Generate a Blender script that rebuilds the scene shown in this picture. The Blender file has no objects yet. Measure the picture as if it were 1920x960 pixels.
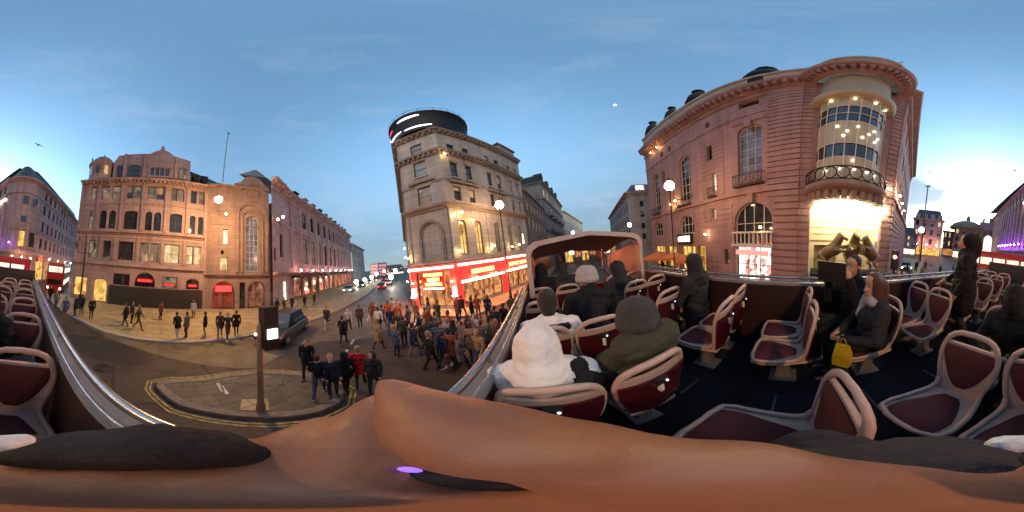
import bpy, bmesh, math, random
from mathutils import Vector, Matrix, noise as mnoise

random.seed(7)
R = math.radians
C = bpy.context.scene.collection
sc = bpy.context.scene
CAMZ = 4.2

# ------------------------------------------------------------------ camera
cam = bpy.data.cameras.new("camera"); camo = bpy.data.objects.new("camera", cam); C.objects.link(camo)
cam.type = 'PANO'
cam.panorama_type = 'EQUIRECTANGULAR'
cam.clip_start = 0.005; cam.clip_end = 5000
AX = Vector((math.sin(R(-2.5)), math.cos(R(-2.5)), 0))
TILT = Matrix.Rotation(R(7.0), 3, AX)
camo.matrix_world = Matrix.Translation((0, 0, CAMZ)) @ (TILT @ Matrix.Rotation(R(90), 3, 'X')).to_4x4()
sc.camera = camo

# ------------------------------------------------------------------ sky, dusk light
W = bpy.data.worlds.new("World"); sc.world = W; W.use_nodes = True
nt = W.node_tree; nt.nodes.clear()
SUN_AZ, SUN_EL = 166.0, 8.0
def N(tree, t, **kw):
    n = tree.nodes.new(t)
    for k, v in kw.items():
        if k.startswith('i_'): n.inputs[k[2:].replace('_', ' ')].default_value = v
        else: setattr(n, k, v)
    return n
sky = N(nt, 'ShaderNodeTexSky', sky_type='NISHITA', sun_disc=False)
sky.sun_elevation = R(SUN_EL); sky.sun_rotation = R(SUN_AZ); sky.altitude = 30; sky.air_density = 1.0; sky.dust_density = 0.6; sky.ozone_density = 2.2
tint = N(nt, 'ShaderNodeMix', data_type='RGBA', blend_type='MULTIPLY'); tint.inputs[0].default_value = 1.0
tint.inputs[7].default_value = (0.94, 1.03, 0.96, 1)
nt.links.new(sky.outputs[0], tint.inputs[6])
tc = N(nt, 'ShaderNodeTexCoord'); mp = N(nt, 'ShaderNodeMapping'); mp.inputs['Scale'].default_value = (1.6, 1.6, 6.0)
nz = N(nt, 'ShaderNodeTexNoise'); nz.inputs['Scale'].default_value = 1.9; nz.inputs['Detail'].default_value = 6; nz.inputs['Roughness'].default_value = 0.62
nt.links.new(tc.outputs['Generated'], mp.inputs[0]); nt.links.new(mp.outputs[0], nz.inputs['Vector'])
cr = N(nt, 'ShaderNodeValToRGB'); cr.color_ramp.elements[0].position = 0.52; cr.color_ramp.elements[1].position = 0.74
nt.links.new(nz.outputs[0], cr.inputs[0])
sep = N(nt, 'ShaderNodeSeparateXYZ'); nt.links.new(tc.outputs['Generated'], sep.inputs[0])
low = N(nt, 'ShaderNodeMapRange'); low.inputs[1].default_value = 0.02; low.inputs[2].default_value = 0.55; low.inputs[3].default_value = 0.7; low.inputs[4].default_value = 0.22
nt.links.new(sep.outputs[2], low.inputs[0])
mm = N(nt, 'ShaderNodeMath', operation='MULTIPLY'); nt.links.new(cr.outputs[0], mm.inputs[0]); nt.links.new(low.outputs[0], mm.inputs[1])
cl = N(nt, 'ShaderNodeMix', data_type='RGBA'); cl.inputs[7].default_value = (0.95, 1.15, 1.5, 1)
nt.links.new(mm.outputs[0], cl.inputs[0])
bg = N(nt, 'ShaderNodeBackground'); bg.inputs[1].default_value = 0.14
out = N(nt, 'ShaderNodeOutputWorld')
# the eastern sky opposite the sunset sinks into dull blue-grey near the roofs
hz = N(nt, 'ShaderNodeMapRange', interpolation_type='SMOOTHSTEP'); hz.inputs[1].default_value = 0.10; hz.inputs[2].default_value = 0.85; hz.inputs[3].default_value = 1.0; hz.inputs[4].default_value = 0.0
nt.links.new(sep.outputs[2], hz.inputs[0])
dp = N(nt, 'ShaderNodeVectorMath', operation='DOT_PRODUCT'); dp.inputs[1].default_value = (-math.sin(R(SUN_AZ)), -math.cos(R(SUN_AZ)), 0); nt.links.new(tc.outputs['Generated'], dp.inputs[0])
az = N(nt, 'ShaderNodeMapRange', interpolation_type='SMOOTHSTEP'); az.inputs[1].default_value = -0.85; az.inputs[2].default_value = 0.1; az.inputs[3].default_value = 0.0; az.inputs[4].default_value = 0.93
nt.links.new(dp.outputs['Value'], az.inputs[0])
m2 = N(nt, 'ShaderNodeMath', operation='MULTIPLY'); nt.links.new(hz.outputs[0], m2.inputs[0]); nt.links.new(az.outputs[0], m2.inputs[1])
eg = N(nt, 'ShaderNodeMix', data_type='RGBA'); eg.inputs[7].default_value = (0.42, 0.60, 0.84, 1)
nt.links.new(m2.outputs[0], eg.inputs[0]); nt.links.new(tint.outputs[2], eg.inputs[6]); nt.links.new(eg.outputs[2], cl.inputs[6])
# a slate cloud bank low over the circus
cd = dvec_cloud = N(nt, 'ShaderNodeVectorMath', operation='DISTANCE'); ms_ = N(nt, 'ShaderNodeMapping'); ms_.inputs['Scale'].default_value = (1, 1, 2.2); nt.links.new(tc.outputs['Generated'], ms_.inputs[0]); nt.links.new(ms_.outputs[0], cd.inputs[0])
ca, ce = R(141), R(17.5); cd.inputs[1].default_value = (math.sin(ca) * math.cos(ce), math.cos(ca) * math.cos(ce), 2.2 * math.sin(ce))
n9 = N(nt, 'ShaderNodeTexNoise'); n9.inputs['Scale'].default_value = 9; n9.inputs['Detail'].default_value = 6; nt.links.new(ms_.outputs[0], n9.inputs['Vector'])
ad9 = N(nt, 'ShaderNodeMath', operation='MULTIPLY_ADD'); ad9.inputs[1].default_value = .42; nt.links.new(n9.outputs[0], ad9.inputs[0]); nt.links.new(cd.outputs['Value'], ad9.inputs[2])
cm9 = N(nt, 'ShaderNodeMapRange', interpolation_type='SMOOTHSTEP'); cm9.inputs[1].default_value = .30; cm9.inputs[2].default_value = .48; cm9.inputs[3].default_value = .8; cm9.inputs[4].default_value = 0; nt.links.new(ad9.outputs[0], cm9.inputs[0])
c9 = N(nt, 'ShaderNodeMix', data_type='RGBA'); c9.inputs[7].default_value = (.66, .78, 1.0, 1); nt.links.new(cm9.outputs[0], c9.inputs[0]); nt.links.new(cl.outputs[2], c9.inputs[6])
nt.links.new(c9.outputs[2], bg.inputs[0]); nt.links.new(bg.outputs[0], out.inputs[0])

sun = bpy.data.lights.new("sun", 'SUN'); suno = bpy.data.objects.new("sun", sun); C.objects.link(suno)
sun.energy = 0.16; sun.angle = R(70); sun.color = (1.0, 0.70, 0.66)
sd = Vector((math.sin(R(SUN_AZ)) * math.cos(R(26)), math.cos(R(SUN_AZ)) * math.cos(R(26)), math.sin(R(26))))
suno.rotation_euler = sd.to_track_quat('Z', 'Y').to_euler()
vs = sc.view_settings; vs.view_transform = 'Standard'; vs.look = 'None'; vs.exposure = 2.04; vs.gamma = 1.0; vs.use_curve_mapping = False
sc.cycles.use_denoising = True
sc.cycles.max_bounces = 6; sc.cycles.diffuse_bounces = 3; sc.cycles.glossy_bounces = 3; sc.cycles.transmission_bounces = 4; sc.cycles.transparent_max_bounces = 6
sc.cycles.caustics_reflective = False; sc.cycles.caustics_refractive = False
sc.cycles.sample_clamp_indirect = 4.0

# ------------------------------------------------------------------ photo measurements -> places
def dvec(u, v):
    lo = (u - 960) / 1920 * 2 * math.pi; la = (480 - v) / 960 * math.pi
    return TILT @ Vector((math.sin(lo) * math.cos(la), math.cos(lo) * math.cos(la), math.sin(la)))
def ground(u, v, z=0.0):
    d = dvec(u, v); t = (z - CAMZ) / d.z
    return Vector((d.x * t, d.y * t, z))
def far(u, v, r):
    d = dvec(u, v); t = r / math.hypot(d.x, d.y)
    return Vector((d.x * t, d.y * t, CAMZ + d.z * t))
BUSROT = R(-9.5)
def bus(p, q, z=0.0):
    c, s = math.cos(R(9.5)), math.sin(R(9.5))
    return Vector((p * c + q * s, -p * s + q * c, z))

# ------------------------------------------------------------------ materials
MATS = {}
EM = 0.205   # lamps and lit windows against the dusk exposure
def mat(name, col, rough=0.7, metal=0.0, var=0.0, vscale=3.0, bump=0.0, bscale=40.0, emit=None, estr=0.0, streak=0.0, spec=0.5, coat=0.0):
    if name in MATS: return MATS[name]
    m = bpy.data.materials.new(name); m.use_nodes = True
    t = m.node_tree; b = t.nodes['Principled BSDF']
    b.inputs['Base Color'].default_value = (*col, 1); b.inputs['Roughness'].default_value = rough; b.inputs['Metallic'].default_value = metal
    b.inputs['Specular IOR Level'].default_value = spec
    if coat: b.inputs['Coat Weight'].default_value = coat; b.inputs['Coat Roughness'].default_value = 0.1
    if emit:
        b.inputs['Emission Color'].default_value = (*emit, 1); b.inputs['Emission Strength'].default_value = estr * EM
    if var or bump:
        tcn = t.nodes.new('ShaderNodeTexCoord'); co = tcn.outputs['Object']
    if var:
        n1 = t.nodes.new('ShaderNodeTexNoise'); n1.inputs['Scale'].default_value = vscale; n1.inputs['Detail'].default_value = 7; n1.inputs['Roughness'].default_value = 0.65
        t.links.new(co, n1.inputs['Vector'])
        val = n1.outputs[0]
        if streak:
            mpn = t.nodes.new('ShaderNodeMapping'); mpn.inputs['Scale'].default_value = (1, 1, 0.10); t.links.new(co, mpn.inputs[0])
            n2 = t.nodes.new('ShaderNodeTexNoise'); n2.inputs['Scale'].default_value = vscale * 2.5; n2.inputs['Detail'].default_value = 5
            t.links.new(mpn.outputs[0], n2.inputs['Vector'])
            mx = t.nodes.new('ShaderNodeMix'); mx.inputs[0].default_value = streak
            t.links.new(n1.outputs[0], mx.inputs[2]); t.links.new(n2.outputs[0], mx.inputs[3]); val = mx.outputs[0]
        ra = t.nodes.new('ShaderNodeMapRange'); ra.inputs[1].default_value = 0.3; ra.inputs[2].default_value = 0.7; ra.inputs[3].default_value = 1 - var; ra.inputs[4].default_value = 1 + var * 0.7
        t.links.new(val, ra.inputs[0])
        mu = t.nodes.new('ShaderNodeMix'); mu.data_type = 'RGBA'; mu.blend_type = 'MULTIPLY'; mu.inputs[0].default_value = 1; mu.inputs[6].default_value = (*col, 1)
        t.links.new(ra.outputs[0], mu.inputs[7]); t.links.new(mu.outputs[2], b.inputs['Base Color'])
    if bump:
        n3 = t.nodes.new('ShaderNodeTexNoise'); n3.inputs['Scale'].default_value = bscale; n3.inputs['Detail'].default_value = 5
        t.links.new(co, n3.inputs['Vector'])
        bp = t.nodes.new('ShaderNodeBump'); bp.inputs['Strength'].default_value = bump; bp.inputs['Distance'].default_value = 0.02
        t.links.new(n3.outputs[0], bp.inputs['Height']); t.links.new(bp.outputs[0], b.inputs['Normal'])
    MATS[name] = m
    return m
def stone(name, col, course=0.0):
    m = mat(name, col, 0.85, var=0.38, vscale=0.5, bump=0.35, bscale=9, streak=0.55)
    t = m.node_tree; b = t.nodes['Principled BSDF']   # ashlar blocks: fine joints and a slight change of tone from block to block
    tcn = t.nodes.new('ShaderNodeTexCoord'); dt = t.nodes.new('ShaderNodeVectorMath'); dt.operation = 'DOT_PRODUCT'; dt.inputs[1].default_value = (.6, -.8, 0); t.links.new(tcn.outputs['Object'], dt.inputs[0])
    sx = t.nodes.new('ShaderNodeSeparateXYZ'); t.links.new(tcn.outputs['Object'], sx.inputs[0]); cx = t.nodes.new('ShaderNodeCombineXYZ'); t.links.new(dt.outputs['Value'], cx.inputs[0]); t.links.new(sx.outputs[2], cx.inputs[1])
    bk = t.nodes.new('ShaderNodeTexBrick'); bk.inputs['Scale'].default_value = 1; bk.inputs['Brick Width'].default_value = 1.05; bk.inputs['Row Height'].default_value = .42; bk.inputs['Mortar Size'].default_value = .014; bk.inputs['Mortar Smooth'].default_value = .3
    bk.inputs['Color1'].default_value = (1.06, 1.05, 1.04, 1); bk.inputs['Color2'].default_value = (.84, .84, .85, 1); bk.inputs['Mortar'].default_value = (.52, .50, .50, 1); t.links.new(cx.outputs[0], bk.inputs['Vector'])
    src = b.inputs['Base Color'].links[0].from_socket; mu = t.nodes.new('ShaderNodeMix'); mu.data_type = 'RGBA'; mu.blend_type = 'MULTIPLY'; mu.inputs[0].default_value = 1 if name != 'red_sandstone' else .5
    t.links.new(src, mu.inputs[6]); t.links.new(bk.outputs['Color'], mu.inputs[7]); t.links.new(mu.outputs[2], b.inputs['Base Color'])
    return m
def weathered(m, scale=.28, width=.010):
    """cracks, oil spots and grit for road surfaces"""
    t = m.node_tree; b = t.nodes['Principled BSDF']; tcn = t.nodes.new('ShaderNodeTexCoord')
    ns = t.nodes.new('ShaderNodeTexNoise'); ns.inputs['Scale'].default_value = 1.3; ns.inputs['Detail'].default_value = 6; t.links.new(tcn.outputs['Object'], ns.inputs['Vector'])
    mv = t.nodes.new('ShaderNodeMix'); mv.data_type = 'VECTOR'; mv.inputs[0].default_value = .35; t.links.new(tcn.outputs['Object'], mv.inputs[4]); t.links.new(ns.outputs['Color'], mv.inputs[5])
    vo = t.nodes.new('ShaderNodeTexVoronoi'); vo.feature = 'DISTANCE_TO_EDGE'; vo.inputs['Scale'].default_value = scale; t.links.new(mv.outputs[1], vo.inputs['Vector'])
    r1 = t.nodes.new('ShaderNodeMapRange'); r1.inputs[1].default_value = width * .4; r1.inputs[2].default_value = width; r1.inputs[3].default_value = .45; r1.inputs[4].default_value = 1; t.links.new(vo.outputs['Distance'], r1.inputs[0])
    n2 = t.nodes.new('ShaderNodeTexNoise'); n2.inputs['Scale'].default_value = 55; n2.inputs['Detail'].default_value = 2; t.links.new(tcn.outputs['Object'], n2.inputs['Vector'])
    r2 = t.nodes.new('ShaderNodeMapRange'); r2.inputs[1].default_value = .35; r2.inputs[2].default_value = .68; r2.inputs[3].default_value = .65; r2.inputs[4].default_value = 1.45; t.links.new(n2.outputs[0], r2.inputs[0])
    n3 = t.nodes.new('ShaderNodeTexNoise'); n3.inputs['Scale'].default_value = .9; n3.inputs['Detail'].default_value = 3; t.links.new(tcn.outputs['Object'], n3.inputs['Vector'])
    r3 = t.nodes.new('ShaderNodeMapRange'); r3.inputs[1].default_value = .30; r3.inputs[2].default_value = .44; r3.inputs[3].default_value = .6; r3.inputs[4].default_value = 1; t.links.new(n3.outputs[0], r3.inputs[0])
    a = t.nodes.new('ShaderNodeMath'); a.operation = 'MULTIPLY'; t.links.new(r1.outputs[0], a.inputs[0]); t.links.new(r2.outputs[0], a.inputs[1])
    a2 = t.nodes.new('ShaderNodeMath'); a2.operation = 'MULTIPLY'; t.links.new(a.outputs[0], a2.inputs[0]); t.links.new(r3.outputs[0], a2.inputs[1])
    src = b.inputs['Base Color'].links[0].from_socket; mu = t.nodes.new('ShaderNodeMix'); mu.data_type = 'RGBA'; mu.blend_type = 'MULTIPLY'; mu.inputs[0].default_value = 1
    t.links.new(src, mu.inputs[6]); t.links.new(a2.outputs[0], mu.inputs[7]); t.links.new(mu.outputs[2], b.inputs['Base Color'])
def slabs(m, w, h):
    t = m.node_tree; b = t.nodes['Principled BSDF']; tcn = t.nodes.new('ShaderNodeTexCoord'); mp_ = t.nodes.new('ShaderNodeMapping'); mp_.inputs['Rotation'].default_value = (0, 0, R(53)); t.links.new(tcn.outputs['Object'], mp_.inputs[0])
    bk = t.nodes.new('ShaderNodeTexBrick'); bk.inputs['Scale'].default_value = 1; bk.inputs['Brick Width'].default_value = w; bk.inputs['Row Height'].default_value = h; bk.inputs['Mortar Size'].default_value = .018; bk.inputs['Color1'].default_value = (1.1, 1.08, 1.05, 1); bk.inputs['Color2'].default_value = (.76, .77, .80, 1); bk.inputs['Mortar'].default_value = (.4, .4, .4, 1); t.links.new(mp_.outputs[0], bk.inputs['Vector'])
    src = b.inputs['Base Color'].links[0].from_socket; mu = t.nodes.new('ShaderNodeMix'); mu.data_type = 'RGBA'; mu.blend_type = 'MULTIPLY'; mu.inputs[0].default_value = 1
    t.links.new(src, mu.inputs[6]); t.links.new(bk.outputs['Color'], mu.inputs[7]); t.links.new(mu.outputs[2], b.inputs['Base Color'])
def glow(name, col, s):
    return mat(name, (col[0] * .6, col[1] * .6, col[2] * .6), 0.5, emit=col, estr=s)
def interior(name, c1, c2, s, scale=1.2):
    """lit window with furniture, curtains and lamps reading as uneven patches"""
    if name in MATS: return MATS[name]
    m = mat(name, (0.05, 0.04, 0.03), 0.12)
    t = m.node_tree; b = t.nodes['Principled BSDF']
    tcn = t.nodes.new('ShaderNodeTexCoord'); v = t.nodes.new('ShaderNodeTexVoronoi'); v.inputs['Scale'].default_value = scale
    mpn = t.nodes.new('ShaderNodeMapping'); mpn.inputs['Scale'].default_value = (1.6, 1.6, 1.0)
    t.links.new(tcn.outputs['Object'], mpn.inputs[0]); t.links.new(mpn.outputs[0], v.inputs['Vector'])
    nn = t.nodes.new('ShaderNodeTexNoise'); nn.inputs['Scale'].default_value = scale * 2.2; nn.inputs['Detail'].default_value = 4; t.links.new(mpn.outputs[0], nn.inputs['Vector'])
    sp = t.nodes.new('ShaderNodeSeparateColor'); t.links.new(v.outputs['Color'], sp.inputs[0])
    ad = t.nodes.new('ShaderNodeMix'); ad.inputs[0].default_value = .5; t.links.new(sp.outputs[0], ad.inputs[2]); t.links.new(nn.outputs[0], ad.inputs[3])
    r = t.nodes.new('ShaderNodeValToRGB'); r.color_ramp.elements[0].color = (*c1, 1); r.color_ramp.elements[1].color = (*c2, 1)
    r.color_ramp.elements[0].position = .25; r.color_ramp.elements[1].position = .7
    t.links.new(ad.outputs[0], r.inputs[0]); t.links.new(r.outputs[0], b.inputs['Emission Color']); b.inputs['Emission Strength'].default_value = s * EM
    return m

asphalt = mat('asphalt', (0.054, 0.040, 0.028), 0.6, var=0.55, vscale=0.7, bump=0.5, bscale=60, spec=.3)
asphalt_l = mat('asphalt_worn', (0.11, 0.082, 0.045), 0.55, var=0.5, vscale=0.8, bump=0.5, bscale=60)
paving = mat('paving_stone', (0.34, 0.26, 0.125), 0.6, var=0.3, vscale=1.2, bump=0.3, bscale=30)
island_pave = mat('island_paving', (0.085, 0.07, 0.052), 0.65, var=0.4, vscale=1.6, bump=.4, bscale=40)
blind = mat('window_blind', (0.36, 0.32, 0.26), 0.8, var=.1, vscale=4)
kerbm = mat('kerb_stone', (0.30, 0.27, 0.23), 0.7, var=0.3, vscale=3)
slabs(paving, .95, .65); slabs(island_pave, .6, .6); weathered(asphalt); weathered(asphalt_l, .4); weathered(island_pave, .5, .006)
yellow_line = mat('yellow_line', (0.30, 0.22, 0.075), 0.7, var=0.75, vscale=5)
white_line = mat('white_line', (0.42, 0.39, 0.35), 0.7, var=0.7, vscale=5)
st_pink = stone('pink_stone', (0.33, 0.225, 0.215))
st_orange = stone('buff_stone', (0.245, 0.165, 0.14))
st_rose = stone('rose_stone', (0.46, 0.31, 0.30))
st_cream = stone('cream_stone', (0.27, 0.245, 0.235))
st_cream_d = stone('cream_stone_trim', (0.17, 0.145, 0.135))
st_red = stone('red_sandstone', (0.30, 0.19, 0.185))
st_pale = stone('pale_stone', (0.42, 0.37, 0.33))
st_grey = stone('grey_stone', (0.19, 0.16, 0.15))
brick = stone('brown_brick', (0.16, 0.10, 0.08))
slate = mat('slate_roof', (0.07, 0.07, 0.08), 0.6, var=0.3, vscale=1.5)
lead = mat('lead_roof', (0.010, 0.011, 0.013), 0.9, var=0.3, vscale=1.2)
copper = mat('pale_parapet', (0.40, 0.32, 0.25), 0.6, var=0.25, vscale=.8)
glass = mat('window_glass', (0.02, 0.022, 0.026), 0.06, spec=0.9, var=.3, vscale=1.)
frame_d = mat('dark_frame', (0.03, 0.025, 0.022), 0.5)
frame_w = mat('white_frame', (0.55, 0.52, 0.48), 0.5)
iron = mat('black_iron', (0.012, 0.012, 0.013), 0.4, metal=0.3)
lit_cream = interior('lit_cream', (0.5, 0.30, 0.10), (1.0, 0.78, 0.42), 1.1)
lit_dim = interior('lit_dim', (0.10, 0.07, 0.05), (0.55, 0.40, 0.26), 0.55)
lit_gold = interior('lit_gold', (0.35, 0.16, 0.02), (1.0, 0.62, 0.16), 1.5)
lit_white = interior('lit_white', (0.45, 0.35, 0.24), (1.0, 0.9, 0.72), 2.2)
lit_shop = interior('lit_shop', (0.10, 0.012, 0.006), (0.95, 0.42, 0.14), 1.1, 2.0)
lit_red = interior('lit_red', (0.22, 0.01, 0.01), (1.0, 0.10, 0.05), 0.35, 2.0)
neon_white = glow('neon_white', (1.0, 0.82, 0.60), 9)
neon_red = glow('neon_red', (1.0, 0.03, 0.03), 4)
neon_yellow = glow('neon_yellow', (1.0, 0.62, 0.16), 4)
lamp_sodium = glow('lamp_sodium', (1.0, 0.56, 0.22), 1700)
red_box = glow('red_lightbox', (1.0, 0.03, 0.028), 1.4)
lamp_warm = glow('lamp_warm', (1.0, 0.58, 0.28), 230)
lamp_soft = glow('lamp_soft', (1.0, 0.66, 0.34), 60)
lamp_white = glow('lamp_white', (1.0, 0.88, 0.70), 60)
purple = glow('purple_flood', (0.25, 0.06, 1.0), 8)
red_paint = mat('red_paint', (0.33, 0.012, 0.012), 0.35, var=.15, vscale=1)
black_board = mat('black_hoarding', (0.016, 0.014, 0.014), 0.4, var=.3, vscale=1)

# ------------------------------------------------------------------ mesh building
class MB:
    def __init__(s): s.v = []; s.f = []; s.m = []; s.sm = []
    def add(s, vs, fs, m=0, sm=False):
        o = len(s.v); s.v += [tuple(p) for p in vs]
        for f in fs: s.f.append(tuple(o + i for i in f)); s.m.append(m); s.sm.append(sm)
    def poly(s, pts, m=0): s.add(pts, [tuple(range(len(pts)))], m)
    def box(s, x0, x1, y0, y1, z0, z1, m=0, T=None):
        vs = [(x, y, z) for z in (z0, z1) for y in (y0, y1) for x in (x0, x1)]
        if T: vs = [T(*p) for p in vs]
        s.add(vs, [(0, 2, 3, 1), (4, 5, 7, 6), (0, 1, 5, 4), (2, 6, 7, 3), (0, 4, 6, 2), (1, 3, 7, 5)], m)
    def loft(s, rings, m=0, closed=True, caps=True, sm=True):
        n = len(rings[0]); vs = [p for r in rings for p in r]; fs = []
        for k in range(len(rings) - 1):
            for i in range(n if closed else n - 1):
                j = (i + 1) % n
                fs.append((k * n + i, k * n + j, (k + 1) * n + j, (k + 1) * n + i))
        s.add(vs, fs, m, sm)
        if caps:
            s.poly(list(reversed(rings[0])), m); s.poly(rings[-1], m)
    def tube(s, pts, r, n=8, m=0, caps=True):
        pts = [Vector(p) for p in pts]; rings = []
        rr = r if isinstance(r, (list, tuple)) else [r] * len(pts)
        up = Vector((0, 0, 1))
        for i, p in enumerate(pts):
            a = pts[max(0, i - 1)]; b = pts[min(len(pts) - 1, i + 1)]; d = (b - a).normalized()
            u = up if abs(d.z) < .95 else Vector((0, 1, 0))
            x = d.cross(u).normalized(); y = x.cross(d)
            rings.append([p + (x * math.cos(t) + y * math.sin(t)) * rr[i] for t in [2 * math.pi * k / n for k in range(n)]])
        s.loft(rings, m, True, caps)
    def lathe(s, prof, c=(0, 0, 0), n=16, m=0, a0=0, a1=2 * math.pi, sm=True):
        full = abs(a1 - a0 - 2 * math.pi) < 1e-6; k = n if full else n + 1
        rings = [[(c[0] + r * math.cos(a0 + (a1 - a0) * i / n), c[1] + r * math.sin(a0 + (a1 - a0) * i / n), c[2] + z) for i in range(k)] for r, z in prof]
        s.loft(rings, m, full, False, sm)
    def ball(s, c, r, n=12, m=0, sq=(1, 1, 1)):
        h = n // 2
        prof = [(math.sin(math.pi * i / h), -math.cos(math.pi * i / h)) for i in range(h + 1)]
        rings = [[(c[0] + r * sq[0] * max(a, 1e-3) * math.cos(2 * math.pi * k / n), c[1] + r * sq[1] * max(a, 1e-3) * math.sin(2 * math.pi * k / n), c[2] + r * sq[2] * b) for k in range(n)] for a, b in prof]
        s.loft(rings, m, True, True)
    def cap(s, a, ra, b, rb, n=10, m=0):
        a = Vector(a); b = Vector(b); d = b - a
        if d.length < 1e-6: d = Vector((0, 0, 1e-4)); b = a + d
        d.normalize(); u = Vector((0, 0, 1)) if abs(d.z) < .95 else Vector((0, 1, 0))
        x = d.cross(u).normalized(); y = x.cross(d); rings = []
        def ring(c, r): rings.append([c + (x * math.cos(2 * math.pi * k / n) + y * math.sin(2 * math.pi * k / n)) * max(r, 1e-4) for k in range(n)])
        for t in (-90, -60, -30, 0): ring(a + d * ra * math.sin(R(t)), ra * math.cos(R(t)))
        for t in (0, 30, 60, 90): ring(b + d * rb * math.sin(R(t)), rb * math.cos(R(t)))
        s.loft(rings, m, True, True)
    def prism(s, pts, z0, z1, m=0, ms=None):
        n = len(pts)
        area = sum(pts[i][0] * pts[(i + 1) % n][1] - pts[(i + 1) % n][0] * pts[i][1] for i in range(n))
        if area < 0: pts = list(reversed(pts))
        lo = [(p[0], p[1], z0) for p in pts]; hi = [(p[0], p[1], z1) for p in pts]
        s.poly(hi, m); s.poly(list(reversed(lo)), m)
        for i in range(n):
            j = (i + 1) % n; s.poly([lo[i], lo[j], hi[j], hi[i]], m if ms is None else ms)
    def sweep(s, path, prof, m=0, closed=False):
        """profile (out, z) along a plan path; 'out' is to the right of travel"""
        path = [Vector((p[0], p[1])) for p in path]; n = len(path); rings = []
        for i, p in enumerate(path):
            a = path[i - 1] if (i > 0 or closed) else None; b = path[(i + 1) % n] if (i < n - 1 or closed) else None
            ns = []
            if a is not None: d = (p - a).normalized(); ns.append(Vector((d.y, -d.x)))
            if b is not None: d = (b - p).normalized(); ns.append(Vector((d.y, -d.x)))
            nn = sum(ns, Vector((0, 0))).normalized(); k = 1 / max(.3, nn.dot(ns[0]))
            rings.append([(p.x + nn.x * k * o, p.y + nn.y * k * o, z) for o, z in prof])
        if closed: rings.append(rings[0])
        s.loft(rings, m, True, not closed, False)
    def build(s, name, mats, parent=None, world=False, fix=True):
        me = bpy.data.meshes.new(name)
        vs = s.v
        if parent is not None and world:
            l = parent.location; vs = [(p[0] - l.x, p[1] - l.y, p[2] - l.z) for p in vs]
        me.from_pydata(vs, [], s.f)
        for m in (mats if isinstance(mats, (list, tuple)) else [mats]): me.materials.append(m)
        me.polygons.foreach_set('material_index', s.m); me.polygons.foreach_set('use_smooth', s.sm)
        if fix:
            bm = bmesh.new(); bm.from_mesh(me); bmesh.ops.recalc_face_normals(bm, faces=bm.faces); bm.to_mesh(me); bm.free()
        me.update()
        o = bpy.data.objects.new(name, me); C.objects.link(o)
        if parent is not None: o.parent = parent
        return o
def tag(o, label, cat, group=None, kind=None):
    o['label'] = label; o['category'] = cat
    if group: o['group'] = group
    if kind: o['kind'] = kind
    return o
def thing(name, label, cat, loc=(0, 0, 0), rz=0, group=None):
    o = bpy.data.objects.new(name, None); C.objects.link(o); o.location = loc; o.rotation_euler = (0, 0, rz); o.empty_display_size = .2
    return tag(o, label, cat, group)
def structure(o): o['kind'] = 'structure'; return o
KIDS = {}
def kids(o): return [c for c in o.children]
def dup(o, parent=None):
    c = o.copy(); C.objects.link(c)
    if parent is not None: c.parent = parent
    for ch in list(o.children): dup(ch, c)
    return c

# ------------------------------------------------------------------ facades
class Fac:
    def __init__(s, p0, p1):
        s.p0 = Vector(p0); s.p1 = Vector(p1); s.t = (s.p1 - s.p0); s.L = s.t.length; s.t.normalize()
        n = Vector((s.t.y, -s.t.x)); s.n = n if n.dot(-s.p0) > 0 else -n
    def P(s, a, d, z): q = s.p0 + s.t * a + s.n * d; return (q.x, q.y, z)
    def box(s, mb, a0, a1, d0, d1, z0, z1, m=0): mb.box(a0, a1, d0, d1, z0, z1, m, lambda x, y, z: s.P(x, y, z))
def arc(a, b, c, d, rise=1.0, n=10):
    """points from left springing over the arch to the right springing; hole a..b, top d"""
    r = (b - a) / 2; h = min(r * rise, (d - c) * .95); mx = (a + b) / 2
    return [(mx - r * math.cos(math.pi * i / n), d - h + h * math.sin(math.pi * i / n)) for i in range(n + 1)]
def wall(mb, F, s0, s1, z0, z1, holes=(), depth=0.3, m=0):
    xs = sorted({s0, s1, *[x for h in holes for x in h[:2] if s0 < x < s1]}); zs = sorted({z0, z1, *[x for h in holes for x in h[2:4] if z0 < x < z1]})
    for i in range(len(xs) - 1):
        for k in range(len(zs) - 1):
            cx = (xs[i] + xs[i + 1]) / 2; cz = (zs[k] + zs[k + 1]) / 2
            if any(h[0] < cx < h[1] and h[2] < cz < h[3] for h in holes): continue
            mb.poly([F.P(xs[i], 0, zs[k]), F.P(xs[i + 1], 0, zs[k]), F.P(xs[i + 1], 0, zs[k + 1]), F.P(xs[i], 0, zs[k + 1])], m)
    for h in holes:
        a, b, c, d = h[:4]
        if len(h) > 4 and h[4]:
            ar = arc(a, b, c, d, h[4]); n = len(ar); mid = n // 2
            mb.add([F.P(a, 0, d)] + [F.P(x, 0, z) for x, z in ar[:mid + 1]], [(0, i + 1, i + 2) for i in range(mid)], m)
            mb.add([F.P(b, 0, d)] + [F.P(x, 0, z) for x, z in ar[mid:]], [(0, i + 1, i + 2) for i in range(n - mid - 1)], m)
            loop = [(a, c)] + ar + [(b, c)]
        else: loop = [(a, c), (a, d), (b, d), (b, c)]
        for i in range(len(loop)):
            p, q = loop[i], loop[(i + 1) % len(loop)]
            mb.poly([F.P(p[0], 0, p[1]), F.P(q[0], 0, q[1]), F.P(q[0], -depth, q[1]), F.P(p[0], -depth, p[1])], m)
BR = random.Random(3)
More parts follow.
